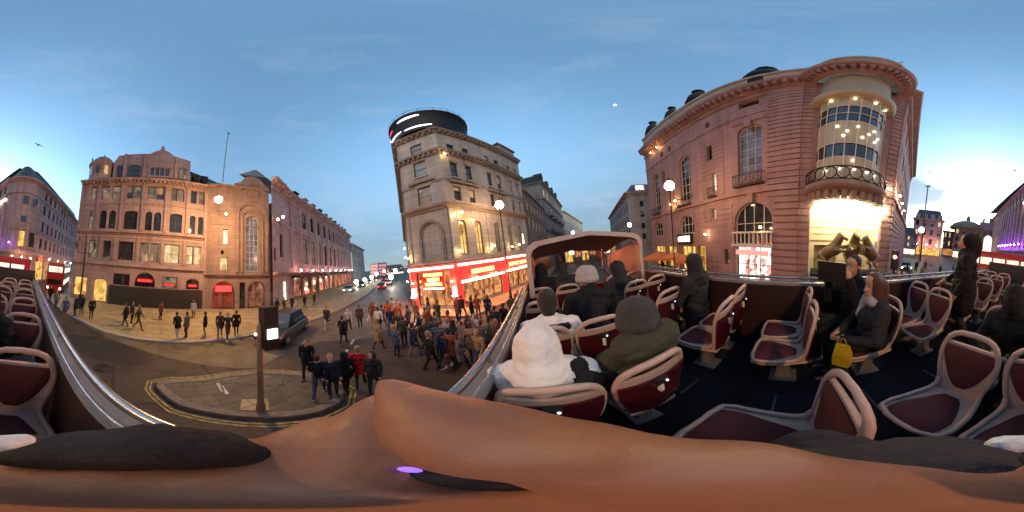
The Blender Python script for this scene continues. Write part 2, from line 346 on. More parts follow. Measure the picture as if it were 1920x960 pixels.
def window(F, hole, parent, gm=None, fm=None, nx=2, nz=2, depth=0.3, bar=0.05, split=True):
    gm = gm or glass; fm = fm or frame_d
    a, b, c, d = hole[:4]; ar = hole[4] if len(hole) > 4 else 0
    f = MB(); o0, o1 = -depth + .03, -depth + .09
    F.box(f, a, a + bar, o0, o1, c, d if not ar else arc(a, b, c, d, ar)[0][1]); F.box(f, b - bar, b, o0, o1, c, d if not ar else arc(a, b, c, d, ar)[0][1]); F.box(f, a + bar, b - bar, o0, o1, c, c + bar)
    if ar:
        pts = arc(a, b, c, d, ar); f.tube([F.P(x, (o0 + o1) / 2, z) for x, z in pts], bar * .8, 5)
    else: F.box(f, a + bar, b - bar, o0, o1, d - bar, d)
    w = b - a
    def top(x):
        if not ar: return d - bar
        pts = arc(a, b, c, d, ar, 20)
        for i in range(20):
            if pts[i][0] <= x <= pts[i + 1][0]: return min(pts[i][1], pts[i + 1][1])
        return d
    for i in range(1, nx):
        x = a + w * i / nx; F.box(f, x - bar * .35, x + bar * .35, o0 + .005, o1 - .005, c + bar, top(x))
    for k in range(1, nz):
        z = c + (d - c) * k / nz
        x0, x1 = a + bar, b - bar
        if ar and z > arc(a, b, c, d, ar)[0][1]:
            r = (b - a) / 2; sp = arc(a, b, c, d, ar)[0][1]; q = max(0, 1 - ((z - sp) / max(d - sp, .01)) ** 2) ** .5; x0 = (a + b) / 2 - r * q + .02; x1 = (a + b) / 2 + r * q - .02
        F.box(f, x0, x1, o0 + .008, o1 - .008, z - bar * .35, z + bar * .35)
    loop = [(a, c), (b, c)] + ([(b, d), (a, d)] if not ar else list(reversed(arc(a, b, c, d, ar))))
    g = MB(); g.poly([F.P(x, -depth + .02, z) for x, z in loop])
    fo = f.build('window', fm, parent, True)
    if gm in (glass,) and not ar and BR.random() < .4:
        zb = d - (d - c) * BR.choice((.25, .4, .55)); q = MB(); q.poly([F.P(x, -depth + .026, z) for x, z in ((a + bar, zb), (b - bar, zb), (b - bar, d - bar), (a + bar, d - bar))]); qo = q.build('blind', blind, fo, False); qo.data.transform(Matrix.Translation(-parent.location))
    go = g.build('pane', gm, fo, False); go.data.transform(Matrix.Translation(-parent.location))
    return fo
def cornice(mb, path, z, d=0.6, h=0.7, m=0, dent=0):
    mb.sweep(path, [(0, z), (d * .25, z + h * .15), (d * .35, z + h * .5), (d * .9, z + h * .65), (d, z + h), (0, z + h)], m)
    if dent:
        for i in range(len(path) - 1):
            F = Fac(path[i], path[i + 1]); k = int(F.L / dent)
            for j in range(k):
                x = (j + .5) * F.L / k; F.box(mb, x - dent * .22, x + dent * .22, .02, d * .8, z + h * .1, z + h * .55, m)
def band(mb, path, z, d=0.12, h=0.3, m=0):
    mb.sweep(path, [(0, z), (d, z), (d, z + h), (0, z + h)], m)
# ------------------------------------------------------------------ ground
g = MB(); g.poly([(-1200, -1200, 0), (1200, -1200, 0), (1200, 1200, 0), (-1200, 1200, 0)]); structure(g.build('road', asphalt, fix=False))
g = MB()
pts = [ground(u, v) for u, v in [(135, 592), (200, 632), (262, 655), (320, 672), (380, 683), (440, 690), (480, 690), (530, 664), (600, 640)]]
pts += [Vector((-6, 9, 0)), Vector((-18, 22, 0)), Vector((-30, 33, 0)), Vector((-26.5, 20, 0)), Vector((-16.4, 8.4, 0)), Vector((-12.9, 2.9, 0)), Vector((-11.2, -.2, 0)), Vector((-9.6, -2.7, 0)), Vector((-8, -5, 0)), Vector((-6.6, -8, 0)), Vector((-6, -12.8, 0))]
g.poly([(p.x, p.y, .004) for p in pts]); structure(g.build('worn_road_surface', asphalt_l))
KERB = [(-24, -62), (-11, -34), (-6.0, -18), (-5.85, -12.8), (-6.5, -7.75), (-7.2, -6.2), (-7.9, -4.91), (-8.65, -3.6), (-9.52, -2.42), (-10.3, -1.2), (-11.1, 0), (-12.77, 3.2), (-16.2, 8.9), (-22.7, 18), (-48, 46)]
back = [(-70, 60), (-60, 20), (-45, -20), (-40, -62)]
g = MB(); g.prism([(x, y) for x, y in KERB] + back, -.1, .12, 0); structure(g.build('pavement', paving))
g = MB(); g.sweep(KERB, [(-.16, .10), (-.16, .135), (.1, .135), (.12, .11), (.12, 0)]); structure(g.build('pavement_kerb', kerbm))
# traffic island beside the bus
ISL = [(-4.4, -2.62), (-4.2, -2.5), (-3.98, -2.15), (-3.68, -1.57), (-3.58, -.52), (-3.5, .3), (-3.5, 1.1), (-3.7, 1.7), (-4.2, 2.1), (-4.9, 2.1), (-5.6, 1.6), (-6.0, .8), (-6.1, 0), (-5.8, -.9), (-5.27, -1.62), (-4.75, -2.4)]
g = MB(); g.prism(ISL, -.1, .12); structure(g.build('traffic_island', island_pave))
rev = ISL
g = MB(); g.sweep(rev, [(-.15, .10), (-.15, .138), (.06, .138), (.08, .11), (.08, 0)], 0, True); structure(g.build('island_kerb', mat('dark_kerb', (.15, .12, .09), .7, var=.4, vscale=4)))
for k, o in enumerate((.22, .33)):
    g = MB(); g.sweep(rev, [(o, .003), (o, .010), (o + .055, .010), (o + .055, .003)], 0, True); structure(g.build('island_yellow_line', yellow_line))
g = MB()
for cx, cy, a, b, rz in [(-4.9, -1.0, .55, .1, .5), (-4.75, -.85, .5, .1, .5)]:
    g.box(-a / 2, a / 2, -b / 2, b / 2, .121, .127, 0, lambda x, y, z: (cx + x * math.cos(rz) - y * math.sin(rz), cy + x * math.sin(rz) + y * math.cos(rz), z))
structure(g.build('island_marking', white_line))
g = MB(); g.box(-4.3, -3.75, -.35, .25, .121, .14); structure(g.build('tactile_slab', paving))
g = MB()
for i in range(7):
    t = i / 6; x = -7.5 - 22 * t; y = 4.5 + 25 * t
    g.box(-.07, .07, -.9, .9, .006, .011, 0, lambda px, py, z: (x + px * .7 - py * .66, y + px * .66 + py * .7, z))
structure(g.build('lane_marking', white_line))
g = MB()
for i in range(5):
    x = -2.6 + i * .2; y = 5.2 + i * 1.1
    g.box(-.08, .08, -.45, .45, .004, .009, 0, lambda px, py, z: (x + px * .9 + py * .43, y - px * .43 + py * .9, z))
structure(g.build('crossing_marking', white_line))
g = MB(); g.prism([(-7.5, 11.0), (-3.6, 11.0), (-2.9, 11.6), (1.6, 17.8), (5, 24), (14, 50), (4, 50), (-12, 40), (-13, 18), (-9.5, 13)], -.1, .12); structure(g.build('corner_pavement', paving))
g = MB(); g.prism([(10.5, -14), (8.8, -8.5), (9.2, -2.5), (13.4, 9), (17.5, 19.5), (31, 60), (60, 60), (40, -14), (30, -36), (25, -36)], -.1, .12); structure(g.build('east_pavement', paving))

rg = random.Random(5)
for (x, y, w, h, a) in ((-4.9, -6.2, 1.1, 2.6, .4), (-6.2, 7.6, 1.4, 2.2, -.7), (-3.0, 7.8, .9, 3.4, .2), (-8.6, 1.5, 1.0, 1.9, -.5), (-2.2, -9.5, .8, 4.0, .25)):
    n_ = 10; g = MB(); g.poly([(x + (w * math.cos(t) * rg.uniform(.8, 1.1)) * math.cos(a) - h * math.sin(t) * rg.uniform(.85, 1.1) * math.sin(a), y + w * math.cos(t) * math.sin(a) + h * math.sin(t) * math.cos(a), .007) for t in [2 * math.pi * k / n_ for k in range(n_)]]); structure(g.build('road_patch', mat('tar_patch', (.022, .018, .016), .5, var=.5, vscale=2, bump=.5, bscale=50)))
for (x, y, lb) in ((-3.9, -4.6, 'round iron manhole cover in the road behind the island tip'), (-7.4, 4.3, 'round iron manhole cover in the road past the island'), (-5.4, -7.3, 'round iron manhole cover near the pavement kerb behind')):
    o = thing('manhole_cover', lb, 'manhole cover', (x, y, .008)); m = MB(); m.lathe([(.001, .004), (.30, .004), (.30, 0)], (0, 0, 0), 20); m.build('cover', mat('cast_iron', (.03, .028, .027), .5, metal=.5, var=.5, vscale=20, bump=1, bscale=60), o); m = MB(); m.lathe([(.31, 0), (.31, .005), (.37, .005), (.37, 0)], (0, 0, 0), 20); m.build('rim', MATS['tar_patch'], o)
# ------------------------------------------------------------------ pink stone corner block with gable (left)
def building(name, label, cat='building', loc=(0, 0, 0), group=None): return thing(name, label, cat, loc, 0, group)
b1 = building('office_building', 'pink stone five storey block with ornate gable and corner turret, black hoarding along its shopfronts', loc=(-14, -12, 0))
F1 = Fac((-9.9, -17.9), (-18.6, -6.3)); P1 = [F1.P(-1.2, 0, 0)[:2], F1.P(14.6, 0, 0)[:2]]
H = []
for a, b in [(.2, .85), (1.65, 2.6), (3.0, 3.95), (4.85, 5.65), (5.72, 6.5), (7.35, 8.3), (8.42, 9.35), (10.2, 10.95), (11.02, 11.8), (12.65, 13.4), (13.62, 14.4)]: H.append((a, b, 13.2, 15.1, 0))
for a, b, ar in [(.2, .85, 1), (1.7, 2.6, 1), (2.87, 3.75, 1), (4.75, 6.4, .35), (7.3, 8.12, 1), (8.33, 9.2, 1), (10.2, 11.7, .35), (12.64, 13.37, 1), (13.7, 14.4, 1)]: H.append((a, b, 9.1, 11.5, ar))
for a, b in [(.6, 1.6), (2.5, 3.5), (4.4, 6.2), (7.0, 7.96), (8.2, 9.14), (9.77, 11.57), (12.42, 13.26), (13.46, 14.4)]: H.append((a, b, 5.4, 7.6, 0))
GR = [(1.75, 3.45, .12, 2.95, .5), (4.1, 6.05, 2.45, 3.8, 0), (6.65, 8.95, 2.45, 4.15, 1), (9.75, 11.5, 2.45, 3.85, 0), (12.55, 14.1, 2.45, 3.7, .6), (-.9, .9, .5, 2.9, 0)]
m = MB(); wall(m, F1, -1.2, 14.6, 0, 15.6, H + GR, .32)
end = Fac((-9.18, -18.86), (-20, -30)); m.poly([F1.P(-1.2, 0, 0), F1.P(-1.2, -12, 0), F1.P(-1.2, -12, 15.6), F1.P(-1.2, 0, 15.6)])
m.poly([F1.P(14.6, 0, 0), F1.P(14.6, -12, 0), F1.P(14.6, -12, 15.6), F1.P(14.6, 0, 15.6)]); F1.box(m, 14.602, 14.80, -.6, .10, 0, 16.6); F1.box(m, -1.2, 14.6, -12, -11.7, 0, 15.6); m.poly([F1.P(-1.2, 0, 15.6), F1.P(14.6, 0, 15.6), F1.P(14.6, -12, 15.6), F1.P(-1.2, -12, 15.6)])
for x in (-1.15, 1.2, 4.2, 6.72, 9.5, 12.1, 14.4): F1.box(m, x, x + .36, .003, .16, 9.0, 15.3)
for x in (-1.15, 2.05, 3.85, 6.5, 9.35, 11.95, 14.2): F1.box(m, x, x + .3, .003, .12, 5.3, 8.2)
m.build('wall', st_pink, b1, True)
m = MB(); cornice(m, P1, 15.4, .7, .6, 0, .5); cornice(m, P1, 8.35, .4, .4); band(m, P1, 12.4, .1, .25); band(m, P1, 4.7, .28, .35); band(m, P1, 8.0, .08, .2); m.build('cornice', st_pink, b1, True)
for h in H:
    z = h[2]; lit = None
    if z > 13: g_ = random.choice([lit_dim, lit_dim, glass])
    elif z > 9: g_ = random.choice([glass, glass, lit_dim])
    else: g_ = lit_cream if h[0] > 9 else (lit_dim if h[0] > 6 else random.choice([glass, lit_dim]))
    window(F1, h, b1, g_, frame_d, 1 if h[1] - h[0] < 1.2 else 2, 2, .32, .06)
for h, g_ in zip(GR, [lit_gold, glass, glass, lit_dim, glass, lit_gold]): window(F1, h, b1, g_, frame_d, 2 if h[0] > 4 else 1, 1, .32, .06)
m = MB()   # roof storey: turret, gable, dormers, slates
gab = [(2.7, 15.9), (2.7, 19.2), (3.2, 20.6), (5.2, 20.9), (7.2, 21.0), (7.9, 21.7), (8.7, 22.0), (9.5, 21.7), (10.2, 20.9), (12.4, 20.3), (12.5, 15.9)]
for d0, d1 in ((-.25, -.85),):
    fr = [F1.P(a, d0, z) for a, z in gab]; bk = [F1.P(a, d1, z) for a, z in gab]
    m.poly(fr); m.poly(bk); 
    for i in range(len(gab)): j = (i + 1) % len(gab); m.poly([fr[i], fr[j], bk[j], bk[i]])
for k in range(4): 
    x = 7.4 + k * .62; F1.box(m, x - .12, x + .02, -.23, -.1, 16.9, 18.3)
F1.box(m, 7.1, 9.9, -.24, -.02, 18.3, 18.55); F1.box(m, 7.1, 9.9, -.24, -.02, 16.6, 16.88)
F1.box(m, 4.0, 4.35, -.24, -.05, 16, 20.8); F1.box(m, 6.5, 6.8, -.24, -.05, 16, 20.8); F1.box(m, 10.4, 10.7, -.24, -.05, 16, 20.6)
m.lathe([(.02, .9), (.22, .7), (.12, .5), (.3, .3), (.34, 0), (.34, -.4)], F1.P(8.7, -.5, 22.2), 8)
m.build('gable', st_pink, b1, True)
for k in range(4): window(F1, (7.42 + k * .62, 7.42 + k * .62 + .48, 16.95, 18.25, 1), b1, glass, frame_d, 1, 1, .2, .04)
for a, b in ((3.3, 3.9), (4.7, 6.2), (11, 12)): window(F1, (a, b, 16.7, 18.6, .4), b1, random.choice([glass, lit_dim]), frame_d, 2, 2, .2, .05)
tc_ = F1.P(.9, -1.2, 0)
m = MB(); m.lathe([(1.7, 15.9), (1.7, 19.0), (1.9, 19.1), (1.9, 19.4), (1.6, 19.5), (1.5, 20.0), (1.0, 20.7), (.35, 21.0), (.1, 21.3), (.02, 21.9)], tc_, 18)
for k in range(6):
    t = 2 * math.pi * k / 6; m.lathe([(.14, 0), (.1, .5), (.02, 1.0)], (tc_[0] + 1.75 * math.cos(t), tc_[1] + 1.75 * math.sin(t), 19.4), 6)
m.build('turret', st_pink, b1, True)
for k in range(-2, 3):
    base_a = math.atan2(F1.n.y, F1.n.x) + k * .62
    c_ = Vector((math.cos(base_a), math.sin(base_a))); p = Vector(tc_[:2]) + c_ * 1.73; tt = Vector((-c_.y, c_.x))
    f = MB(); q = [(p + tt * x, z) for x, z in ((-.25, 17), (.25, 17), (.25, 18.5), (-.25, 18.5))]
    f.poly([(a.x, a.y, z) for a, z in q]); f.build('turret_window', [glass if k != 1 else lit_cream], b1, True)
m = MB(); fr = [F1.P(12.5, -.3, 15.95), F1.P(17.5, -.3, 15.95), F1.P(17.0, -2.6, 19.0), F1.P(12.5, -2.6, 19.6)]; m.poly(fr); m.poly([F1.P(-1.2, -1, 15.95), F1.P(2.7, -.9, 15.95), F1.P(2.7, -3.5, 20.8), F1.P(0, -3.5, 20.4)])
m.poly([F1.P(2.7, -.9, 20.3), F1.P(12.5, -.9, 20.3), F1.P(12.5, -4, 21.4), F1.P(2.7, -4, 21.9)]); m.poly([F1.P(0, -3.5, 20.4), F1.P(2.7, -3.5, 20.8), F1.P(2.7, -4, 21.9), F1.P(12.5, -4, 21.4), F1.P(17, -2.6, 19), F1.P(17, -10, 19), F1.P(0, -10, 20)])
m.build('roof', slate, b1, True)
for x in (13.0, 14.2): 
    m = MB(); F1.box(m, x, x + .7, -1.7, -.5, 16.3, 18.0); F1.box(m, x - .08, x + .78, -1.8, -.42, 18.0, 18.12); m.build('dormer', lead, b1, True)
m = MB(); F1.box(m, 3.75, 14.5, .1, .16, .12, 2.4)
for x in (6.4, 9.1, 11.8): F1.box(m, x, x + .08, .16, .2, .12, 2.42)
o = m.build('hoarding', black_board, None); tag(o, 'long black hoarding hiding the shopfronts of the pink stone block', 'hoarding')
for k, (a, b, z0, z1, mm_) in enumerate([(6.9, 8.7, 3.0, 3.45, neon_red), (9.95, 11.3, 2.75, 3.1, neon_red), (12.75, 13.9, 2.7, 3.1, neon_red)]):
    m = MB(); F1.box(m, a, b, -.08, .04, z0, z1, 0)
    n_ = 6
    for j in range(n_): 
        x = a + .12 + (b - a - .24) * j / n_; w_ = (b - a) / n_ * .6
        F1.box(m, x, x + w_, .04, .06, z0 + .1, z1 - .1 - .05 * (j % 2), 1)
    m.build('shop_sign', [red_paint, mm_], b1, True)

# ------------------------------------------------------------------ buff theatre building with tall arched window
b2 = building('theatre_building', 'orange lit buff stone building with a tall arched window under a rounded gable', loc=(-20, -2, 0))
F2 = Fac((-18.75, -6.1), (-21.2, 1.8)); L2 = F2.L
H2 = [(2.15, 2.8, 8.1, 10.0, 0), (1.85, 2.75, 4.9, 6.5, 0), (7.9, 8.15, 5.0, 9.5, 0), (1.9, 2.3, 6.8, 7.3, 0)]
BIG = (5.1, 6.8, 4.8, 12.1, 1)
G2 = [(1.0, 3.7, .12, 3.5, 1), (4.3, 5.0, .12, 3.4, 0), (5.3, 7.6, .12, 3.5, 1)]
m = MB(); wall(m, F2, 0, L2, 0, 16.2, H2 + [BIG] + G2, .45)
F2.box(m, 0, L2, -10, -9.7, 0, 16.2); m.poly([F2.P(0, 0, 16.2), F2.P(L2, 0, 16.2), F2.P(L2, -10, 16.2), F2.P(0, -10, 16.2)]); m.poly([F2.P(L2, 0, 0), F2.P(L2, -10, 0), F2.P(L2, -10, 16.2), F2.P(L2, 0, 16.2)])
pts = arc(4.0, 7.9, 4.8, 13.9, 1, 12)
m.tube([F2.P(a, .05, z) for a, z in [(4.0, 4.6)] + pts + [(7.9, 4.6)]], .22, 6); m.tube([F2.P(a, .05, z) for a, z in [(4.6, 4.6)] + arc(4.6, 7.3, 4.8, 12.9, 1, 12) + [(7.3, 4.6)]], .14, 6)
gab = [(3.5, 16.2), (3.5, 16.9), (4.4, 17.3)] + arc(4.5, 7.5, 16, 18.5, .9, 8)[1:-1] + [(7.6, 17.3), (8.2, 16.9), (8.2, 16.2)]
fr = [F2.P(a, .06, z) for a, z in gab]; bk = [F2.P(a, -.7, z) for a, z in gab]; m.poly(fr); m.poly(bk)
for i in range(len(gab)): j = (i + 1) % len(gab); m.poly([fr[i], fr[j], bk[j], bk[i]])
m.build('wall', st_orange, b2, True)
PP = [F2.P(0, 0, 0)[:2], F2.P(L2, 0, 0)[:2]]
m = MB(); cornice(m, PP, 15.9, .5, .45, 0, .6); band(m, [F2.P(0, 0, 0)[:2], F2.P(3.7, 0, 0)[:2]], 12.0, .1, .25); cornice(m, PP, 4.0, .35, .35); band(m, PP, 10.6, .06, .15)
m.build('cornice', st_orange, b2, True); m = MB(); m.lathe([(1.0, -.02), (1.0, .1), (.75, .1), (.7, .0)], (0, 0, 0), 20); nv = len(m.v)
m.v = m.v[:]; k0 = nv - 4 * 20
for i in range(k0, nv):
    x, y, z = m.v[i]; m.v[i] = F2.P(5.95 + x, .02 + z, 15.3 + y)
m.build('medallion', st_orange, b2, True)
window(F2, BIG, b2, interior('lit_arch', (.03, .03, .05), (.45, .40, .45), .5, .9), frame_w, 3, 9, .45, .06)
window(F2, H2[0], b2, lit_white, frame_w, 2, 3, .45, .05); window(F2, H2[1], b2, lit_cream, frame_w, 1, 2, .45, .05); window(F2, H2[2], b2, lit_cream, frame_w, 2, 4, .45, .04); window(F2, H2[3], b2, glass, frame_d, 1, 1, .45, .05)
for h, g_ in zip(G2, (lit_red, glass, interior('lit_arcade', (.02, .01, .01), (.5, .15, .1), .6, 1.4))): window(F2, h, b2, g_, frame_d, 2, 2, .45, .07)
m = MB(); F2.box(m, 1.35, 3.3, -.2, -.1, 2.25, 2.95); m.build('shop_sign', neon_red, b2, True)
m = MB(); m.poly([F2.P(0, -.4, 16.25), F2.P(3.5, -.4, 16.25), F2.P(3.5, -3, 18.4), F2.P(0, -3, 19)]); m.poly([F2.P(0, -3, 19), F2.P(3.5, -3, 18.4), F2.P(L2, -3, 17.4), F2.P(L2, -10, 17), F2.P(0, -10, 19)]); m.build('roof', slate, b2, True)
wl = thing('street_lamp', 'glaring orange lamp hung on a cable before the buff theatre wall', 'street lamp', far(410, 374, 14.0))
m = MB(); m.ball((0, 0, 0), .36, 12, 0, (1, 1, .8)); m.build('lamp_globe', lamp_sodium, wl)
m = MB(); m.tube([(0, 0, .25), (-1.5, -.3, .32), (-4.9, -1.3, .9)], .02, 6); m.lathe([(.05, .4), (.25, .28), (.3, .18)], (0, 0, 0), 10); m.build('bracket', iron, wl)
wl = thing('wall_lamp', 'pair of small white floodlights at the far corner of the theatre wall', 'wall lamp', far(526, 409, 19.5))
for k in (-.3, .3):
    m = MB(); m.ball((k * .3, k, k * .5), .16, 10); m.build('lamp_globe', lamp_soft, wl)
m = MB(); m.tube([(0, -.35, -.2), (-.8, 0, -.1), (-2.2, .3, -.5)], .04, 6); m.build('bracket', iron, wl)
wl = thing('wall_lamp', 'small round lamp low on the theatre wall above its lit window', 'wall lamp', far(424, 401, 18.6))
m = MB(); m.ball((0, 0, 0), .14, 10); m.build('lamp_globe', lamp_soft, wl); m = MB(); m.tube([(0, 0, .1), (-.6, 0, .2)], .03, 6); m.build('bracket', iron, wl)
ms = thing('roof_mast', 'slender lattice mast rising behind the slate roof of the pink block', 'mast', far(418, 318, 26.5))
m = MB(); top = far(428, 250, 26.5) - ms.location
for dx in (-.14, .14):
    m.tube([(dx, 0, -3), (dx + top.x, top.y, top.z)], .05, 5)
for k in range(16): 
    t = k / 15; m.tube([(-.14 + top.x * t, top.y * t, -3 + (top.z + 3) * t), (.14 + top.x * min(1, t + .06), top.y * t, -3 + (top.z + 3) * min(1, t + .06))], .025, 4)
m.ball((top.x, top.y, top.z), .32, 8); m.build('mast_frame', mat('mast_grey', (.2, .22, .24), .6), ms)

# ------------------------------------------------------------------ long rose terrace along the side street
b3 = building('terrace_building', 'long rose stone building receding down the street, rows of tall windows and sculpted corner', loc=(-40, 18, 0))
F3 = Fac((-27.6, 6.1), (-56.8, 37.6)); L3 = F3.L
H3 = []
for k in range(11):
    a = 4.1 + k * 3.5; H3 += [(a, a + 1.9, 13.6, 16.9, 0), (a, a + 1.9, 6.3, 11.4, 0)]
m = MB(); wall(m, F3, 0, L3, 4.2, 19, H3, .4); F3.box(m, 0, L3, -14, -13, 0, 19); m.poly([F3.P(0, 0, 19), F3.P(L3, 0, 19), F3.P(L3, -14, 19), F3.P(0, -14, 19)])
for x in [0] + [3.2 + 3.5 * k for k in range(12)]: F3.box(m, x, x + .5, .003, .3, 5.6, 17.6)
for k in range(13): F3.box(m, k * 3.5, k * 3.5 + .6, -.2, .05, 0, 4.2)
FE = Fac((-21.2, 1.8), (-27.6, 6.1))
wall(m, FE, .8, FE.L, 0, 19, [(3.2, 4.4, 7.0, 10.6, 0), (1.2, 2.0, 6.3, 8.0, 0), (4.0, 6.0, .12, 3.3, 0)], .4); m.build('wall', st_rose, b3, True)
PP = [FE.P(.8, 0, 0)[:2], FE.P(FE.L, 0, 0)[:2], F3.P(L3, 0, 0)[:2]]
m = MB(); cornice(m, PP, 18.5, 1.0, .9, 0, 1.0); band(m, PP, 12.2, .2, .5); cornice(m, PP, 4.1, .9, .6); band(m, PP, 17.4, .2, .3); m.build('cornice', st_rose, b3, True)
for h in H3: window(F3, h, b3, glass if h[0] > 12 or h[2] > 12 else lit_dim, frame_d, 2, 3, .4, .08)
for h, g_ in (((3.2, 4.4, 7.0, 10.6, 0), glass), ((1.2, 2.0, 6.3, 8.0, 0), glass), ((4.0, 6.0, .12, 3.3, 0), lit_white)): window(FE, h, b3, g_, frame_d, 2, 2, .4, .06)
m = MB(); m.sweep(PP, [(-.6, 19.4), (-2.6, 22), (-6, 22.4)]); m.build('roof', slate, b3, True)
for k in range(10):
    m = MB(); F3.box(m, 3 + 4 * k, 4.4 + 4 * k, -2.2, -.7, 19.5, 21.6); F3.box(m, 2.8 + 4 * k, 4.6 + 4 * k, -2.4, -.5, 21.6, 21.8); m.build('dormer', st_rose if k % 3 else lead, b3, True)
m = MB(); cx, cy, _ = FE.P(FE.L - .5, -.9, 0)
m.lathe([(1.7, 19.3), (1.7, 19.9), (1.3, 20.0)], (cx, cy, 0), 12)
for dx, dy, s_ in ((0, 0, 1), (.8, .3, .7), (-.8, -.2, .75), (.3, -.7, .6)):
    m.cap((cx + dx, cy + dy, 19.9), .5 * s_, (cx + dx * 1.1, cy + dy, 19.9 + 1.3 * s_), .35 * s_, 8); m.ball((cx + dx * 1.1, cy + dy, 19.9 + 2.0 * s_), .28 * s_, 8); m.cap((cx + dx, cy + dy, 20.7), .2, (cx + dx * 2.1, cy + dy * 1.6, 20.3), .1, 6)
m.build('roof_sculpture', st_pale, b3, True)
m = MB()
for k in range(12):
    F3.box(m, k * 3.5 + .7, k * 3.5 + 3.4, -.5, -.4, .3, 3.9)
m.build('shopfront', interior('lit_arcade2', (.03, .012, .008), (.8, .22, .1), 1.6, .5), b3, True)
m = MB(); F3.box(m, 0, L3, .1, 2.4, 3.7, 4.0); m.build('awning', mat('dark_awning', (.05, .02, .02), .7), b3, True)
for k in range(9):
    x = 1.2 + 4.6 * k; m = MB(); m.ball(F3.P(x, 1.2, 5.0), .14, 8); m.build('floodlight', glow('flood_rose', (1, .50, .42), 190), b3, True)
b4 = building('terrace_building', 'pale stone block at the far end of the rose terrace, low in the street', loc=(-60, 42, 0))
F4 = Fac((-57.2, 38.4), (-74, 58)); H4 = [(2 + k * 3.2, 3.4 + k * 3.2, z, z + 2.6, 0) for k in range(7) for z in (6.5, 11.2)]
m = MB(); wall(m, F4, 0, F4.L, 0, 16, H4, .4); F4.box(m, 0, F4.L, -12, -11, 0, 16); m.poly([F4.P(0, 0, 16), F4.P(F4.L, 0, 16), F4.P(F4.L, -12, 16), F4.P(0, -12, 16)]); m.build('wall', st_pale, b4, True)
for h in H4: window(F4, h, b4, glass, frame_d, 1, 2, .4, .1, )
m = MB(); cornice(m, [F4.P(0, 0, 0)[:2], F4.P(F4.L, 0, 0)[:2]], 15.6, .9, .8); m.build('cornice', st_pale, b4, True); m = MB(); m.sweep([F4.P(0, 0, 0)[:2], F4.P(F4.L, 0, 0)[:2]], [(-.5, 16.4), (-2, 18.2), (-6, 18.2)]); m.build('roof', slate, b4, True)
tw = building('hotel_tower', 'slim tower with rows of pink glowing windows at the end of the side street', loc=far(711, 518, 135))
m = MB(); m.box(-5, 5, -5, 5, -8, 11); m.build('wall', st_pale, tw)
for z in range(5):
    for k in range(3):
        m = MB(); m.box(-3.8 + k * 2.8, -1.8 + k * 2.8, -5.06, -5.0, -2 + z * 2.5, -.6 + z * 2.5); o = m.build('window', glow('pink_window', (1, .28, .3), 1.3), tw)
        m = MB(); m.box(5.0, 5.06, -3.8 + k * 2.8, -1.8 + k * 2.8, -2 + z * 2.5, -.6 + z * 2.5); o = m.build('window', MATS['pink_window'], tw)

# ------------------------------------------------------------------ narrow cream corner block with red restaurant front and a curved screen on the roof
b5 = building('corner_building', 'cream stone corner block with red neon restaurant front and gold lit arched windows', loc=(-4.9, 14, 0))
A5 = (-19.2, 25.8); Bq = (-9.2, 12.8); Cq = (-4.9, 13.0); Dq = (2.6, 23.3)
F5s = Fac(A5, Bq); F5l = Fac(Bq, Cq); F5r = Fac(Cq, Dq); F5s.n = Vector((-F5s.t.y, F5s.t.x)) * -1 if False else F5s.n
n_ = Vector((F5s.t.y, -F5s.t.x)); F5s.n = n_
LH = [(1.5, 2.75, 16.2, 17.6, 0), (1.55, 2.85, 13.1, 15.0, 0), (1.6, 3.0, 9.85, 11.75, 0)]
NI = (1.5, 3.5, 4.7, 8.0, 1)
RH = [(a, b, z0, z1, 0) for (z0, z1) in ((16.1, 17.05), (12.55, 14.4), (9.9, 11.45)) for a, b in ((.95, 1.75), (2.75, 3.5), (5.75, 6.45), (7.35, 8.05), (9.7, 10.4), (11.3, 11.9))]
AH = [(1.0, 1.85, 4.75, 8.0, 1), (2.95, 3.8, 4.75, 8.0, 1), (5.7, 6.5, 4.75, 8.0, 1), (8.2, 9.0, 4.75, 8.0, 1), (10.3, 11.1, 4.75, 8.0, 1)]
SL = [(.5, 3.9, .3, 3.55, 0)]; SR = [(.6, 6.0, .3, 2.3, 0), (6.9, 11.8, .3, 2.3, 0)]
SH = [(1.5 + 3 * k, 2.4 + 3 * k, z, z + 2, 0) for k in range(5) for z in (10, 13)]
m = MB(); wall(m, F5l, 0, F5l.L, 0, 19, LH + [NI] + SL, .22); wall(m, F5r, 0, F5r.L, 0, 19, RH + AH + SR, .22); wall(m, F5s, 0, F5s.L, 0, 19, SH, .22)
m.poly([(A5[0], A5[1], 19), (Bq[0], Bq[1], 19), (Cq[0], Cq[1], 19), (Dq[0], Dq[1], 19), (-2, 34, 19)]); m.poly([(Dq[0], Dq[1], 0), (-2, 34, 0), (-2, 34, 19), (Dq[0], Dq[1], 19)])
m.poly([F5l.P(1.5, -.22, 4.7), F5l.P(3.5, -.22, 4.7), F5l.P(3.5, -.22, 8), F5l.P(1.5, -.22, 8)])
for F, xs in ((F5l, (.05, 3.95)), (F5r, (.05, 4.6, 9.1, 11.95))):
    for x in xs:
        F.box(m, x, x + .32, .003, .14, 4.5, 9.0)
for F, hs in ((F5l, LH), (F5r, RH)):
    for h in hs:
        a, b, c, d, _ = h
        if c < 16: F.box(m, a - .12, b + .12, .003, .1, d + .06, d + .2); F.box(m, a - .12, b + .12, .003, .16, c - .2, c - .04)
m.build('wall', st_cream, b5, True)
P5 = [A5, Bq, Cq, Dq]
m = MB(); cornice(m, P5, 18.5, .55, .6, 0, .55); cornice(m, P5, 15.2, .55, .6, 0, .5); cornice(m, P5, 9.0, .45, .55); cornice(m, P5, 4.15, .3, .3); band(m, P5, 11.95, .1, .25)
